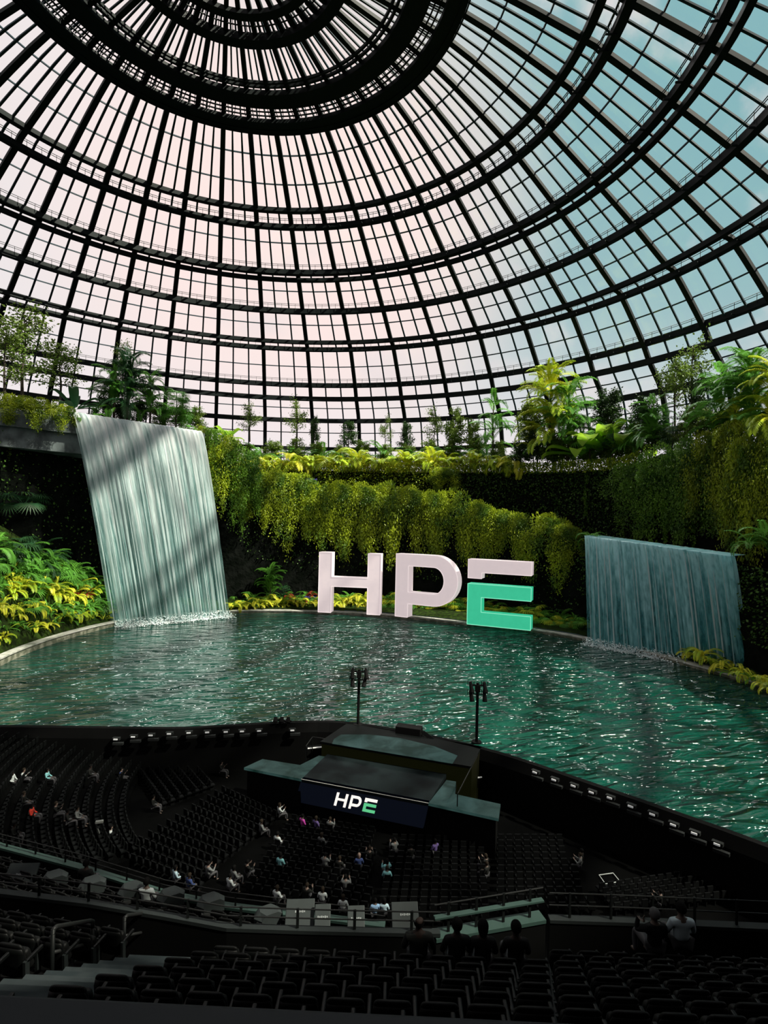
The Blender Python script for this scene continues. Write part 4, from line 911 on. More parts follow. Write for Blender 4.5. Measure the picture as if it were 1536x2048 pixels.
# seat prototype; local x = row direction, y = facing the stage, origin on tread under the seat
def make_seat(detail=True):
    e = empty('theatre_seat')
    m_ = MB(); secs = []
    for j, (z, hw, y, th) in enumerate(((.42, .20, .03, .05), (.46, .225, .02, .07), (.60, .232, -.01, .075), (.74, .232, -.045, .075), (.81, .222, -.065, .07), (.845, .20, -.075, .055), (.86, .165, -.08, .03))):
        q = []
        for k in range(16):
            a = 2*PI*k/16; cx_, cy_ = math.cos(a), math.sin(a); sx_ = math.copysign(abs(cx_)**.45, cx_); sy_ = math.copysign(abs(cy_)**.7, cy_)
            q.append(Vector((sx_*hw, y+sy_*th/2-.05*(1-sx_*sx_)*0-.12, z)))
        secs.append(q)
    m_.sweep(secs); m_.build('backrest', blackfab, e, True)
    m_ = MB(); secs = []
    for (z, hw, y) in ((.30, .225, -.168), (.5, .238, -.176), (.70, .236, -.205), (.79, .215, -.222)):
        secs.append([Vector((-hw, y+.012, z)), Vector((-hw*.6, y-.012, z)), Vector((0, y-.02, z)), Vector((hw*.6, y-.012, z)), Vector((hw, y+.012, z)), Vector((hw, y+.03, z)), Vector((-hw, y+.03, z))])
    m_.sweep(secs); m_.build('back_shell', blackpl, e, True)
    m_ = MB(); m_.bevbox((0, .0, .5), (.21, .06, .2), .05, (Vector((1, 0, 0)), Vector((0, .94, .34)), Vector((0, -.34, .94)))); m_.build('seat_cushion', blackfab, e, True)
    m_ = MB(); m_.bevbox((.275, .0, .58), (.025, .18, .03), .015); m_.build('armrest', blackpl, e)
    m_ = MB(); m_.bar((.275, -.14, 0), (.275, -.17, .60), .05, .09, Vector((0, 1, 0))); m_.build('post', greypl, e)
    return e
seat0 = make_seat(); used = [False]; OCC = []
def seat(u, n, zt_, rz, label, group, P=None):
    e = copy_tree(seat0) if used[0] else seat0; used[0] = True
    p = P if P is not None else UN(u, n, zt_-TOP); e.location = p; e.rotation_euler = (0, 0, rz); tag(e, label, 'seat', group); return e
rows = []
RN = [5.91+.735*i for i in range(9)]
for i, n in enumerate(RN):
    u0 = -3.94+.157*i*1.0
    if i == 0: u0 = -4.46
    if i >= 7: u0 = 3.6+.0*(i-7)
    u1 = 5.9 if i == 0 else 5.9+.75*i
    k = 0; u = u0+(0 if i % 2 == 0 or i >= 7 or True else .28)
    while u < u1+1.0:
        p = UN(u, n, ztop(n)-TOP); x_, y_ = pix(p+Vector((0, 0, TOP)))
        if -60 < x_ < 1600:
            if i < 7: lb = 'black padded seat, %s row up in the near block, %s from the aisle' % (ORD[6-i], ORD[k])
            else: lb = 'black padded seat, %s row behind the right railing, %s from its left end' % (ORD[8-i], ORD[k])
            seat(u, n, ztop(n), AU, lb, 'near block seats, row %s' % ORD[i])
        u += .545+.004*i; k += 1
LB = [((262, 1846), (25, 1807), -8.6), ((205, 1855), (15, 1821), -8.14), ((150, 1865), (15, 1841), -7.68), ((75, 1875), (15, 1865), -7.2), ((5, 1890), (-60, 1879), -6.8)]
for i, (a, b_, z) in enumerate(LB):
    A_ = onz(*a, CZ+z); B_ = onz(*b_, CZ+z); d = (B_-A_); d.z = 0; d.normalize(); nst = int(((B_-A_).length+1.2)/.56)+1
    for k in range(nst):
        p = A_+d*(k*.56+.33); p.z -= TOP; seat(0, 0, 0, math.atan2(-d.y, -d.x), 'black padded seat left of the aisle, %s row back, %s from the steps' % (ORD[i], ORD[k]), 'seats left of the aisle', P=p)
# treads under the near block (terraces) and aisle steps
terr = empty('seating_terrace', tuple(UN(1, 8, -10)), kind='structure'); tinv = -Vector(terr.location)
m_ = MB()
for i in range(-2, 9):
    n = 5.91+.735*i; zt_ = CZ+ztop(n)-TOP
    ua = -14 if i < 7 else 3.0
    al, ar = interp([(6.2, -6.3), (11, -5.0)], n), interp([(6.2, -4.3), (11, -3.25)], n)
    for ua, ub in (((-14, al), (ar, 16)) if i > 0 and i < 7 else ((ua, 16),)):
        c_ = UN((ua+ub)/2, n-.42+.3675, 0); m_.box((c_.x, c_.y, (zt_+2)/2), ((ub-ua)/2, .3675, (zt_-2)/2), (UV_U, UV_N, Vector((0, 0, 1))))
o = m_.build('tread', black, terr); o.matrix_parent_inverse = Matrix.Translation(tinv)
# aisle
def slope_pt(x, y, off=0.):      # ray to the tread slope
    lo, hi = .5, 40.
    d = ray(x, y)
    for _ in range(50):
        m0 = (lo+hi)/2; p = EYE+d*m0; n = p.dot(UV_N)
        if p.z-CZ > ztop(n)-TOP+off: lo = m0
        else: hi = m0
    return EYE+d*lo
stp = empty('aisle_stair', tuple(UN(-4.6, 8.5, -8)), label='grey concrete aisle steps between the near seat blocks', cat='stairs'); tinv = -Vector(stp.location)
m_ = MB(); N_ = 13
for k in range(N_):
    n = 6.2+k*.3675; zt_ = CZ+ztop(n)-TOP+.27; ul = interp([(6.2, -6.3), (11, -5.0)], n); ur = interp([(6.2, -4.3), (11, -3.25)], n)
    c_ = UN((ul+ur)/2, n, 0); m_.box((c_.x, c_.y, zt_-.2), ((ur-ul)/2, .184, .2), (UV_U, UV_N, Vector((0, 0, 1))))
o = m_.build('step', stepm, stp); o.matrix_parent_inverse = Matrix.Translation(tinv)
# aisle handrails
def hrail(tops, posts, mids, label):
    base = slope_pt(*posts[0]); e = empty('aisle_handrail', tuple(base), label=label, cat='handrail', group='handrails on the aisle steps')
    bs = [slope_pt(*q) for q in posts]; n_ = len(bs)
    H_ = 1.02
    T = [b_+Vector((0, 0, H_)) for b_ in bs]; d = (T[-1]-T[0]).normalized()
    path = [bs[0]+Vector((0, 0, H_-.12)), T[0]+d*.03+Vector((0, 0, -.03)), T[0]+d*.12]+[T[-1]-d*.12, T[-1]-Vector((0, 0, .02)), bs[-1]+Vector((0, 0, H_-.14))]
    m_ = MB(); m_.tube([p-base for p in path], .038, 10); m_.build('top_rail', handrailm, e, True)
    m_ = MB(); m_.tube([bs[0]+Vector((0, 0, .58))-base, bs[-1]+Vector((0, 0, .58))-base], .03, 8); m_.build('mid_rail', handrailm, e, True)
    for b_ in bs: m_ = MB(); m_.tube([b_-base-Vector((0, 0, .2)), b_-base+Vector((0, 0, H_-.03))], .036, 8); m_.build('post', railm, e, True)
hrail(None, [(103, 1972), (183, 1944)], None, 'nearer of the two dark looped handrails on the aisle steps')
hrail(None, [(247, 1925), (287, 1913), (322, 1904)], None, 'farther of the two dark looped handrails, toward the parapet')

# near parapet and rail
def parapet(pts, zb, lab, mt, w_=.45, hh=.9, rails=(.22, .42), postx=None, nposts=8, wallm=black, lo=3.0):
    P = [onz(x, y, CZ+zb) for x, y in pts]; e = empty('parapet', tuple(P[0]), label=lab, cat='parapet'); inv = -P[0]
    m_ = MB(); secs = []
    for i, p in enumerate(P):
        d = (P[min(i+1, len(P)-1)]-P[max(i-1, 0)]); d.z = 0; d.normalize(); n = Vector((-d.y, d.x, 0))
        secs.append([p+inv-n*w_/2-Vector((0, 0, .08)), p+inv-n*w_/2, p+inv+n*w_/2, p+inv+n*w_/2-Vector((0, 0, .08))])
    m_.sweep(secs); m_.build('ledge', mt, e)
    m_ = MB(); secs = []
    for i, p in enumerate(P):
        d = (P[min(i+1, len(P)-1)]-P[max(i-1, 0)]); d.z = 0; d.normalize(); n = Vector((-d.y, d.x, 0))
        secs.append([p+inv-n*w_*.42-Vector((0, 0, lo)), p+inv-n*w_*.42-Vector((0, 0, .08)), p+inv+n*w_*.42-Vector((0, 0, .08)), p+inv+n*w_*.42-Vector((0, 0, lo))])
    m_.sweep(secs); m_.build('wall_panel', wallm, e)
    for h_ in rails: m_ = MB(); m_.tube([p+inv+Vector((0, 0, h_)) for p in P], .016, 6); m_.build('rail', handrailm, e)
    tot = [0]
    for a, b_ in zip(P, P[1:]): tot.append(tot[-1]+(b_-a).length)
    for k in range(nposts):
        s = tot[-1]*(k+.5)/nposts
        for i in range(len(P)-1):
            if tot[i] <= s <= tot[i+1]: q = P[i].lerp(P[i+1], (s-tot[i])/(tot[i+1]-tot[i])); break
        m_ = MB(); m_.bar(q+inv, q+inv+Vector((0, 0, max(rails)+.02)), .03, .06); m_.build('post', railm, e)
    return e
parapet([(-60, 1770), (0, 1782), (180, 1803), (330, 1828), (456, 1851), (600, 1856), (760, 1860), (880, 1862)], -9.3, 'grey topped parapet with thin rails in front of the near left seats', ledgem, w_=.17, nposts=9)
parapet([(1098, 1834), (1250, 1839), (1400, 1846), (1600, 1855)], -9.9, 'grey topped parapet with thin rails across the lower right', ledgem, w_=.22, nposts=6, rails=(.3, .6))
parapet([(-60, 1668), (0, 1690), (160, 1732), (330, 1785), (456, 1810), (620, 1830), (770, 1848)], -12.9, 'long green tinted balcony ledge crossing the lower left', greenledge, w_=.26, nposts=12, rails=(.25, .42))
parapet([(868, 1868), (960, 1852), (1085, 1830)], -9.4, 'sloping green tinted ledge and handrail behind the seated row', greenledge, w_=.34, nposts=4, rails=(.35, .65))
m_ = MB(); P_ = [onz(x, y, CZ-9.4)+Vector((0, 0, .36)) for x, y in ((868, 1868), (1085, 1830))]; m_.bar(P_[0], P_[1], .13, .04); o = m_.build('handrail_cap', greenledge); tag(o, 'pale green flat cap rail above the sloping ledge', 'rail')
# lower tier behind the left parapet: terraces, seats and grey boxes
t2 = empty('seating_terrace', tuple(UN(-6, 15, -12)), kind='structure'); tinv = -Vector(t2.location); m_ = MB()
L2a = onz(-60, 1668, CZ-12.9); L2m = onz(330, 1785, CZ-12.9); L2b = onz(770, 1848, CZ-12.9)
def tier_line(k):      # rows parallel to the front rail, k=0 at the rail
    out_ = []
    for p in (L2a, L2m, L2b):
        n = Vector((-.38, -.925, 0)); q = p+n*(.55+.8*k); out_.append(q)
    return out_
for k in range(6):
    q = tier_line(k); z = CZ-13.35+.42*k
    for a, b_ in ((q[0], q[1]), (q[1], q[2])):
        d = (b_-a); d.z = 0; L_ = d.length; d.normalize(); n = Vector((-d.y, d.x, 0)); c_ = (a+b_)/2; m_.box((c_.x, c_.y, (z+4)/2), (L_/2+.2, .42, (z-4)/2), (d, n, Vector((0, 0, 1))))
o = m_.build('tread', black, t2); o.matrix_parent_inverse = Matrix.Translation(tinv)
for k in range(1, 5):
    q = tier_line(k); z = CZ-13.35+.42*k; c0 = 0
    for si, (a, b_) in enumerate(((q[0], q[1]), (q[1], q[2]))):
        d = (b_-a); d.z = 0; L_ = d.length; d.normalize(); s = .3
        while s < L_-.2:
            p = a+d*s; p.z = z; x_, y_ = pix(p)
            if -20 < x_ < 600:
                seat(0, 0, 0, math.atan2(d.y, d.x), 'black seat behind the green balcony ledge, %s row back, %s from the left' % (ORD[k-1], ORD[min(c0, 48)]), 'balcony tier seats', P=p); c0 += 1
            s += .56
boxm = mat('grey_case', (0.0154, 0.0189, 0.0189), .6, spec=.1, noise=(3, (.017, .021, .021), .4, .6)); boxs = mat('grey_case_side', (0.0099, 0.011, 0.011), .7)
paper = mat('printed_label', (0.11, 0.121, 0.121), .5)
def greybox(x, y, w_, label, kind):
    p = onz(x, y, CZ-11.9); e = empty('loudspeaker_cover' if kind == 0 else 'display_board', (p.x, p.y, p.z-.35), AU+.1+(.25 if kind == 0 else 0), label, 'case' if kind == 0 else 'board')
    if kind == 0:
        e.scale = (.72, .72, .72); m_ = MB(); sec = lambda xx, s: [Vector((xx, -.55*s, .15)), Vector((xx, -.55*s, .32)), Vector((xx, -.3*s, .55)), Vector((xx, .35*s, .62)), Vector((xx, .6*s, .52)), Vector((xx, .6*s, .1))]
        m_.sweep([[Vector((q.y*.85+.15, q.x, q.z)) for q in sec(-w_*.42, .85)], [Vector((q.y, q.x, q.z)) for q in sec(0, 1.)], [Vector((q.y*.85-.1, q.x, q.z)) for q in sec(w_*.42, .85)]]); m_.build('case', boxm, e)
        m_ = MB(); m_.bevbox((0, 0, .05), (.35, .3, .08), .02); m_.build('foot', boxs, e)
    else:
        tl_ = Vector((0, .72, .69)); up_ = Vector((0, -.69, .72)); m_ = MB(); m_.bevbox((0, 0, .45), (w_*.42, .34, .04), .02, (Vector((1, 0, 0)), tl_, up_)); m_.build('board', boxm, e)
        lbl = MB()
        for k in range(6): lbl.box(Vector((-.13+.052*k, 0, .45))+up_*.045+tl_*.02, (.018, .02 if k % 2 else .028, .004), (Vector((1, 0, 0)), tl_, up_))
        lbl.build('printed_text', paper, e); m_ = MB(); m_.bevbox((0, .1, .12), (w_*.3, .2, .12), .02); m_.build('foot', boxs, e)
for i, x in enumerate((107, 183, 262, 340, 420, 535)): greybox(x, 1752+(x-107)*.15+(8 if x > 500 else 0), .7, 'grey angled equipment case on the balcony, %s from the left' % ORD[i], 0)
for (x, y, w_, lb) in ((42, 1757, 1.1, 'flat grey board with small printed label at the far left of the balcony'), (600, 1832, 1.0, 'grey board with printed label leaning behind the parapet'), (645, 1843, .55, 'small grey tilted board right of the larger labelled board'), (712, 1846, .6, 'small grey diamond turned board behind the parapet rail'), (810, 1838, .95, 'grey labelled board beside the bald man')): greybox(x, y, w_, lb, 1)

# counter at the very front
A_ = onz(-400, 1967, CZ-1.5); B_ = onz(1900, 2082, CZ-1.5); d = (B_-A_); d.z = 0; d.normalize(); n = Vector((-d.y, d.x, 0))
m_ = MB(); c_ = (A_+B_)/2-n*.35; m_.bevbox((c_.x, c_.y, CZ-1.53), ((B_-A_).length/2, .35, .03), .012, (d, n, Vector((0, 0, 1))))
o = m_.build('counter_ledge', mat('slate_ledge', (0.00432, 0.00648, 0.00864), .6, spec=.1)); tag(o, 'dark slate counter ledge along the bottom edge of the photo', 'ledge')
m_ = MB(); m_.box((c_.x, c_.y, CZ-2.4), ((B_-A_).length/2, .3, .85), (d, n, Vector((0, 0, 1)))); tag(m_.build('wall_near', black), kind='structure')

# =============================================================== arena floor seats (stuff) and left stand
lineM = mat('far_seat_edge', (0.00105, 0.00126, 0.00135), .7, spec=.05)
sv = []; sf = []
def farseat(acc, p, d):
    n = Vector((-d.y, d.x, 0)); acc.box(p+Vector((0, 0, .45)), (.2, .2, .05), (d, n, Vector((0, 0, 1)))); acc.box(p-n*.2+Vector((0, 0, .7)), (.2, .04, .22), (d, n, Vector((0, 0, 1)))); acc.box(p+Vector((0, 0, .2)), (.03, .15, .2), (d, n, Vector((0, 0, 1))))
def block(corners, nrow, label, z=0., step=.62):
    # corners: left-front, right-front, left-back, right-back pixel positions on the floor; rows interpolate
    a, b_, c_, e_ = [onz(x, y, z) for x, y in corners]; acc = MB()
    for k in range(nrow):
        p = a.lerp(c_, k/(nrow-1)); q = b_.lerp(e_, k/(nrow-1)); d = (q-p); L_ = d.length; d.normalize(); s = 0
        while s < L_: farseat(acc, p+d*s, d); s += step
    cc = sum((Vector(v) for v in acc.v), Vector())/len(acc.v); acc.v = [tuple(Vector(v)-cc) for v in acc.v]
    o = acc.build('seat_rows', lineM); o.location = cc; tag(o, label, 'seats', kind='stuff')
block([(450, 1592), (555, 1642), (245, 1722), (400, 1782)], 13, 'slanted rows of dark folding seats left of centre on the arena floor')
block([(283, 1552), (330, 1620), (400, 1552), (428, 1585)], 7, 'small slanted block of seat rows on the far left floor')
block([(590, 1650), (750, 1675), (500, 1790), (740, 1830)], 13, 'centre rows of dark seats facing the stage screen')
block([(790, 1690), (960, 1695), (760, 1850), (975, 1850)], 13, 'rows of dark seats right of the centre aisle')
block([(1000, 1690), (1120, 1690), (1000, 1830), (1190, 1830)], 11, 'rows of dark seats on the right of the floor')
block([(1200, 1790), (1400, 1760), (1230, 1830), (1500, 1800)], 5, 'dim curved rows of seats at the far right')
# left stand: stepped curved rows
st_ = empty('seating_terrace', (-8, 48, 0), kind='structure'); m_ = MB(); acc = MB(); cc0 = Vector((14, 50, 0))
for k in range(15):
    r_ = 20+k*.85; z = .3+.19*k; secs = []
    for j in range(31):
        a = rad(158+ (206-158)*j/30+k*.6); u_ = Vector((math.cos(a), math.sin(a), 0)); p0 = cc0+u_*r_; p1 = cc0+u_*(r_+.86)
        secs.append([p0, p0+Vector((0, 0, z)), p1+Vector((0, 0, z)), p1])
    m_.sweep(secs)
    na = int(rad(48)*r_/.62)
    for j in range(na):
        a = rad(158.5+k*.6)+j*.62/r_; u_ = Vector((math.cos(a), math.sin(a), 0)); p = cc0+u_*(r_+.45)+Vector((0, 0, z)); farseat(acc, p, Vector((u_.y, -u_.x, 0)))
o = m_.build('tread', floorm, st_); o.location = (8, -48, 0)
cc = Vector((-8, 48, 3)); acc.v = [tuple(Vector(v)-cc) for v in acc.v]; o = acc.build('seat_rows', mat('stand_seat', (0.0009, 0.0012, 0.0012), .7, spec=.05)); o.location = cc; tag(o, 'curved rows of dark seats in the raised left stand', 'seats', kind='stuff')
# thin outlined rectangle on the floor, leaning pale pole, small rails
q = polyz([(1198, 1750), (1226, 1746), (1240, 1763), (1211, 1768)], .1); m_ = MB(); c_ = sum(q, Vector())/4
for i in range(4): m_.bar(q[i]-c_, q[(i+1) % 4]-c_, .035, .04)
o = m_.build('floor_frame', mat('pale_frame', (.25, .27, .26), .5)); o.location = c_; tag(o, 'thin pale square frame lying on the dark floor at right', 'frame')
pb_ = onz(207, 1690, 0.); e = empty('camera_crane', tuple(pb_), label='thin pale camera crane pole standing before the left stand', cat='crane'); tt = atd(191, 1646, depth(pb_)-1)-pb_
m_ = MB(); m_.tube([(0, 0, 0), tt], [.07, .045], 8); m_.build('boom', mat('pale_metal', (.05, .053, .05), .4), e); m_ = MB(); m_.bevbox(tt+Vector((.25, 0, .05)), (.25, .1, .08), .02); m_.build('camera_head', mat('pale_metal', (.1, .1, .1), .4), e)
m_ = MB(); m_.tube([(0, 0, 0), (0, 0, .1)], .5, 12); m_.build('base', railm, e)

# =============================================================== people
def skin_mesh(name, verts, edges, radii, root, sub=1):
    me = bpy.data.meshes.new(name); me.from_pydata(verts, edges, []); me.update(); o = bpy.data.objects.new(name, me); COL.objects.link(o)
    sm_ = o.modifiers.new('s', 'SKIN'); sm_.use_smooth_shade = True
    if sub:
        ss = o.modifiers.new('u', 'SUBSURF'); ss.levels = sub; ss.render_levels = sub
    for v, r_ in zip(me.skin_vertices[0].data, radii): v.radius = r_ if isinstance(r_, tuple) else (r_, r_)
    me.skin_vertices[0].data[root].use_root = True
    bpy.context.view_layer.update()
    m2 = bpy.data.meshes.new_from_object(o.evaluated_get(bpy.context.evaluated_depsgraph_get())); bpy.data.objects.remove(o); m2.name = name; return m2
# seated figure: origin at the seat surface on the hip line, facing +y, z up
def figure(pose='rest', hands=True, headturn=0., wide=1., sub=2):
    V = {}; E_ = []
    def v(k, p, r_): V[k] = (p, r_)
    w_ = wide
    v('pel', (0, 0, .10), (.165*w_, .115)); v('waist', (0, -.03, .24), (.15*w_, .105)); v('chest', (0, -.04, .40), (.17*w_, .115)); v('up', (0, -.03, .50), (.15*w_, .095)); v('neck', (0, -.01, .585), (.058, .058)); v('jaw', (0, .012, .645), (.066, .075)); v('head', (0, .012, .72), (.080, .098)); v('crown', (0, .0, .79), (.060, .072))
    E_ += [('pel', 'waist'), ('waist', 'chest'), ('chest', 'up'), ('up', 'neck'), ('neck', 'jaw'), ('jaw', 'head'), ('head', 'crown')]
    for s, S in ((-1, 'L'), (1, 'R')):
        v('hip'+S, (s*.10, .05, .07), .092); v('knee'+S, (s*.14, .47, .08), .065); v('calf'+S, (s*.14, .50, -.12), .056); v('ank'+S, (s*.14, .47, -.38), .038); v('toe'+S, (s*.15, .62, -.42), .036)
        E_ += [('pel', 'hip'+S), ('hip'+S, 'knee'+S), ('knee'+S, 'calf'+S), ('calf'+S, 'ank'+S), ('ank'+S, 'toe'+S)]
        sh = (s*.185*w_, -.04, .485); v('sh'+S, sh, .062)
        if pose == 'raise' and S == 'L' or pose == 'phone': el, wr = (s*.27*w_, .12, .30), (s*.20, .30, .46)
        elif pose == 'raise2' and S == 'L': el, wr = (s*.34*w_, .10, .34), (s*.26, .16, .62)
        elif pose == 'back': el, wr = (s*.30, -.02, .25), (s*.22, .10, .12)
        else: el, wr = (s*.26*w_, .02, .24), (s*.15, .26, .17)
        v('el'+S, el, .044); v('wr'+S, wr, (.030, .024))
        d = (Vector(wr)-Vector(el)).normalized(); side = Vector((-s, 0, 0)); side = (side-d*side.dot(d)).normalized(); nm = d.cross(side)
        pa = Vector(wr)+d*.055; v('pa'+S, tuple(pa), (.036, .016))
        E_ += [('up', 'sh'+S), ('sh'+S, 'el'+S), ('el'+S, 'wr'+S), ('wr'+S, 'pa'+S)]
        if hands:
            for q, (off, l) in enumerate(((-.030, .060), (-.010, .072), (.010, .068), (.030, .052))):
                b0 = pa+d*.035+side*off; curl = nm*.012*s; v('f%d' % q+S, tuple(b0), .0095); v('g%d' % q+S, tuple(b0+d*l*.5+curl), .009); v('h%d' % q+S, tuple(b0+d*l*.9+curl*2.6), .0075)
                E_ += [('pa'+S, 'f%d' % q+S), ('f%d' % q+S, 'g%d' % q+S), ('g%d' % q+S, 'h%d' % q+S)]
            t0 = Vector(wr)+d*.03+side*.032; v('t0'+S, tuple(t0), .0115); v('t1'+S, tuple(t0+d*.035+side*.022), .0095); v('t2'+S, tuple(t0+d*.06+side*.024), .008); E_ += [('pa'+S, 't0'+S), ('t0'+S, 't1'+S), ('t1'+S, 't2'+S)]
    keys = list(V); ix = {k: i for i, k in enumerate(keys)}
    cov = ('pel', 'waist', 'chest', 'up', 'hip', 'knee', 'calf', 'sh', 'el')
    def rb(k): r_ = V[k][1]; r_ = r_ if isinstance(r_, tuple) else (r_, r_); f_ = .84 if k.rstrip('LR') in cov or k in cov else 1; return (r_[0]*f_, r_[1]*f_)
    body = skin_mesh('body', [V[k][0] for k in keys], [(ix[a], ix[b_]) for a, b_ in E_], [rb(k) for k in keys], ix['pel'], sub)
    # face: nose, brow, ears moulded onto the same mesh by displacing vertices
    for vv in body.vertices:
        x, y, z = vv.co
        if z > .6:
            if y > .08 and abs(x) < .018 and .68 < z < .73: vv.co.y += .022*(1-abs(z-.695)/.04)
            if y > .07 and .018 < abs(x) < .05 and .715 < z < .74: vv.co.y -= .008
            if abs(x) > .07 and abs(y-.005) < .03 and .68 < z < .74: vv.co.x += math.copysign(.014, x)
            if headturn:
                c_, s_ = math.cos(headturn), math.sin(headturn); k_ = min(1, (z-.6)/.05); xx, yy = vv.co.x, vv.co.y; a = headturn*k_; vv.co.x = xx*math.cos(a)-yy*math.sin(a); vv.co.y = xx*math.sin(a)+yy*math.cos(a)
    def sub_skin(nm, ks, es, grow):
        i2 = {k: i for i, k in enumerate(ks)}; rr = [tuple(q+grow for q in (V[k][1] if isinstance(V[k][1], tuple) else (V[k][1],)*2)) for k in ks]
        return skin_mesh(nm, [V[k][0] for k in ks], [(i2[a], i2[b_]) for a, b_ in es], rr, 0, sub)
    V['col'] = ((0, -.02, .55), (.062, .062))
    shirt = sub_skin('shirt', ['col', 'pel', 'waist', 'chest', 'up', 'shL', 'shR', 'elL', 'elR', 'wrL', 'wrR'], [('up', 'col'), ('pel', 'waist'), ('waist', 'chest'), ('chest', 'up'), ('up', 'shL'), ('up', 'shR'), ('shL', 'elL'), ('shR', 'elR'), ('elL', 'wrL'), ('elR', 'wrR')], .014)
    tr_ = sub_skin('trousers', ['pel', 'hipL', 'hipR', 'kneeL', 'kneeR', 'calfL', 'calfR', 'ankL', 'ankR'], [('pel', 'hipL'), ('pel', 'hipR'), ('hipL', 'kneeL'), ('hipR', 'kneeR'), ('kneeL', 'calfL'), ('kneeR', 'calfR'), ('calfL', 'ankL'), ('calfR', 'ankR')], .012)
    return body, shirt, tr_
def hair_mesh(long=False, bald=False):
    bm = bmesh.new(); bmesh.ops.create_uvsphere(bm, u_segments=20, v_segments=14, radius=1)
    for v_ in bm.verts: v_.co = Vector((v_.co.x*.104, v_.co.y*.122-.008, v_.co.z*.122+.748))
    dl = [v_ for v_ in bm.verts if (v_.co.y > .045 and v_.co.z < .765) or v_.co.z < (.60 if long else .69) or (bald and v_.co.z > .785)]
    bmesh.ops.delete(bm, geom=dl, context='VERTS')
    if long:
        for v_ in bm.verts:
            if v_.co.z < .72: v_.co.z -= (.72-v_.co.z)*1.1; v_.co.y -= .012
    me = bpy.data.meshes.new('hair'); bm.to_mesh(me); bm.free()
    for p in me.polygons: p.use_smooth = True
    me.materials.append(None); return me
FIG = {k: figure(k, True, sub=1) for k in ('rest', 'phone')}
HAIR = {'short': hair_mesh(), 'long': hair_mesh(True), 'bald': hair_mesh(False, True)}
skins = [mat('skin_light', (.08, .055, .045), .6, spec=.2), mat('skin_tan', (.035, .024, .018), .6, spec=.2), mat('skin_dark', (.010, .006, .005), .7, spec=.08)]
hairs = [mat('hair_dark', (.0015, .0015, .0015), .8, spec=.03), mat('hair_grey', (.035, .036, .036), .8, spec=.05), mat('hair_brown', (.008, .006, .004), .8, spec=.05)]
trou = mat('dark_trousers', (.006, .006, .008), .8)
def setm(o, m):
    if not o.data.materials: o.data.materials.append(m)
    o.material_slots[0].link = 'OBJECT'; o.material_slots[0].material = m
def person(p, rz, fig, sm_, skin, hair, hairm, label, group=None, scale=1., stand=False):
    e = empty('person', tuple(p), rz, label, 'person', group); e.scale = (scale,)*3
    b_ = link('body', fig[0], e); setm(b_, skin); s_ = link('shirt', fig[1], e); setm(s_, sm_); t_ = link('trousers', fig[2], e); setm(t_, trou)
    h_ = link('hair', HAIR[hair], e); setm(h_, hairm); return e
def sm(name, c): return mat('shirt_'+name, c, .85, spec=.1)
SH = {'white': sm('white', (.20, .22, .22)), 'grey': sm('grey', (.06, .065, .065)), 'teal': sm('teal', (.10, .24, .25)), 'blue': sm('blue', (.12, .20, .30)), 'navy': sm('navy', (.015, .025, .07)), 'pink': sm('pink', (.25, .03, .18)), 'black': sm('black', (.0012, .0014, .0014)), 'dark': sm('dark', (.004, .0045, .004)), 'red': sm('red', (.25, .02, .012)), 'paleblue': sm('paleblue', (.16, .22, .25)), 'purple': sm('purple', (.05, .035, .10))}
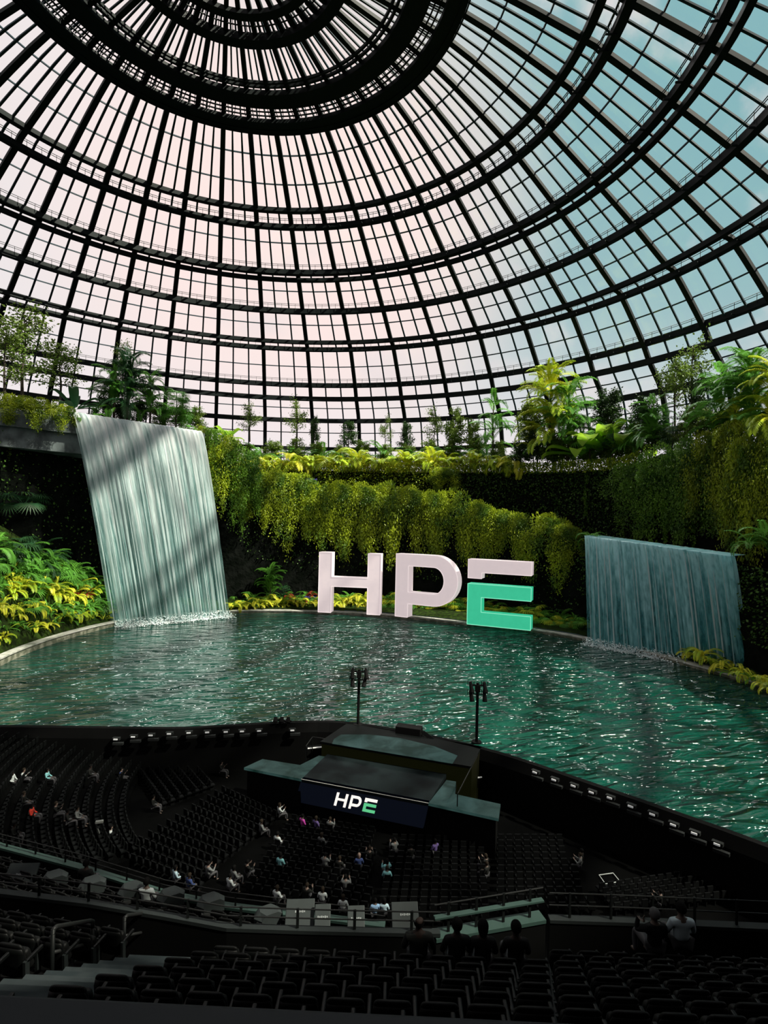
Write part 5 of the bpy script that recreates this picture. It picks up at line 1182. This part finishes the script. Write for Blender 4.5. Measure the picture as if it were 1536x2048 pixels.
# audience on the floor: (px, py of the torso, colour, where)
AUD = [(559, 1618, 'white', 'standing at the left of the stage screen'), (605, 1641, 'pink', 'in the first row below the stage screen'), (632, 1645, 'purple', 'just right of the pink shirt in the first row'), (660, 1647, 'grey', 'third from the left in the first row below the screen'), (643, 1679, 'grey', 'alone in the second row below the screen'), (561, 1721, 'teal', 'at the left end of the centre block'), (650, 1720, 'grey', 'in the middle of the centre block'), (679, 1727, 'dark', 'right of the middle of the centre block'), (718, 1721, 'navy', 'with pale hair near the centre aisle'), (739, 1707, 'dark', 'at the centre aisle edge'), (555, 1677, 'white', 'on the left aisle with raised arm'), (523, 1652, 'grey', 'on the left aisle near the front rows'), (774, 1733, 'teal', 'upper of two in pale green shirts right of the aisle'), (774, 1747, 'teal', 'lower of two in pale green shirts right of the aisle'), (554, 1787, 'white', 'in a bright white shirt by the balcony ledge'), (614, 1782, 'dark', 'behind the ledge left of the pair'), (645, 1790, 'white', 'in a pale top behind the ledge'), (686, 1806, 'white', 'in a pale shirt at the bottom of the centre block'), (691, 1765, 'grey', 'on the centre aisle leaning over a bright screen'), (750, 1814, 'blue', 'in a pale blue shirt at the foot of the aisle'), (768, 1813, 'paleblue', 'rightmost at the foot of the aisle'), (789, 1690, 'grey', 'at the front of the block right of the aisle'), (822, 1703, 'dark', 'seated low right of the front aisle corner'), (870, 1692, 'purple', 'alone in the front row of the right block'), (971, 1722, 'dark', 'far right end of the right block'), (973, 1738, 'dark', 'behind the figure at the right block end'), (1163, 1712, 'dark', 'with a small bright device left of the floor frame'), (1160, 1720, 'grey', 'beside the figure left of the floor frame'), (351, 1746, 'paleblue', 'left end of the slanted rows'), (379, 1762, 'navy', 'low in the slanted rows behind the ledge'), (417, 1738, 'grey', 'near the end of the slanted rows'), (460, 1763, 'white', 'in a white shirt at the aisle below the slanted rows'), (468, 1746, 'grey', 'above the white shirt at the slanted rows'), (495, 1735, 'dark', 'right end of the slanted rows'), (307, 1602, 'dark', 'in the small far left floor block'), (383, 1522, 'dark', 'standing near the rim, middle of three'), (443, 1532, 'dark', 'standing near the rim, right of three'), (342, 1524, 'dark', 'standing near the rim, left of three'), (25, 1554, 'white', 'at the far left of the stand'), (48, 1548, 'white', 'in the left stand with bright arms'), (95, 1548, 'teal', 'in the left stand leaning forward'), (181, 1541, 'dark', 'high right in the left stand'), (243, 1546, 'navy', 'in blue beside the left stand'), (48, 1596, 'dark', 'halfway down the left stand'), (64, 1621, 'red', 'in red in the left stand'), (112, 1617, 'dark', 'in the middle of the left stand'), (155, 1626, 'grey', 'low in the left stand'), (135, 1632, 'dark', 'left of the low grey figure in the stand'), (222, 1664, 'white', 'at the floor corner right of the crane pole'), (1028, 1584, 'grey', 'technician right of the stage'), (28, 1660, 'dark', 'at the bottom left of the stand'), (1320, 1795, 'dark', 'on the dark floor at right')]
for i, (x, y, c_, where) in enumerate(AUD):
    zz = .45
    if x < 190 and y < 1670: zz = 2.2
    p = onz(x, y+3, zz+.35); p.z = zz
    if c_ == 'white' and i in (0,): pass
    rz = math.atan2(46-p.y, 14-p.x)-PI/2+random.uniform(-.2, .2)
    if x > 900: rz += .2
    hm = skins[0] if 'pale hair' in where else random.choice([hairs[0], hairs[2]])
    person(p, rz, FIG['phone' if i % 3 == 0 else 'rest'], SH[c_], skins[i % 3], 'short' if i % 4 else 'long', hm, 'distant person in %s top, %s' % ({'paleblue': 'pale blue'}.get(c_, c_), where), 'distant audience members', 1.12)
# man on the balcony
p = onz(293, 1788, CZ-12.0); person(p-Vector((0, 0, .35)), AU, FIG['rest'], SH['white'], skins[1], 'short', hairs[0], 'person in a light shirt seated among the grey cases on the balcony', scale=1.0)
p = onz(172, 1752, CZ-12.3); person(p-Vector((0, 0, .3)), AU, FIG['rest'], SH['black'], skins[2], 'short', hairs[0], 'barely visible person in black between two grey cases on the balcony')
# front figures
def front(x, yhead, n, rz, fig, smat, skin, hair, hm, label, sc=1.0):
    # head centre pixel at row n
    lo, hi = 2., 40.; d = ray(x, yhead)
    for _ in range(40):
        m0 = (lo+hi)/2; p = EYE+d*m0
        if p.dot(UV_N) < n: lo = m0
        else: hi = m0
    p = EYE+d*lo; return person(p-Vector((0, 0, .70*sc)), rz, fig, smat, skin, hair, hm, label, scale=sc)
front(838, 1846, RN[6]+.15, AU, figure('rest', True, -.9, 1.1), SH['dark'], skins[2], 'bald', hairs[0], 'bald man in a dark jumper, head turned right, leftmost of the four silhouettes', 1.02)
gl_ = MB()
front(914, 1853, RN[6]+.15, AU+.05, figure('rest', True, 0, 1.05), SH['black'], skins[2], 'short', hairs[0], 'person with short dark hair in black, second from the left of four silhouettes', 1.0)
front(966, 1856, RN[6]+.15, AU, figure('rest', True, .1, 1.), SH['black'], skins[2], 'long', hairs[0], 'person with fuller dark hair in black, third from the left of four silhouettes', 1.0)
front(1032, 1858, RN[6]+.15, AU, figure('rest', True, 0, 1.), SH['black'], skins[2], 'short', hairs[0], 'almost invisible person in black, rightmost of four silhouettes', .98)
front(1309, 1831, RN[8]+.1, AU+.1, figure('raise2', True, .9, 1.), SH['black'], skins[1], 'short', hairs[1], 'person in black top with greyish hair raising a hand, left of the white shirt', 1.0)
front(1362, 1820, RN[8]+.1, AU, figure('rest', True, 0, 1.08), sm('lightblue', (.17, .21, .225)), skins[1], 'short', hairs[0], 'man in a pale blue white shirt seated at the right railing', 1.02)
print('OBJECTS', len(bpy.data.objects))
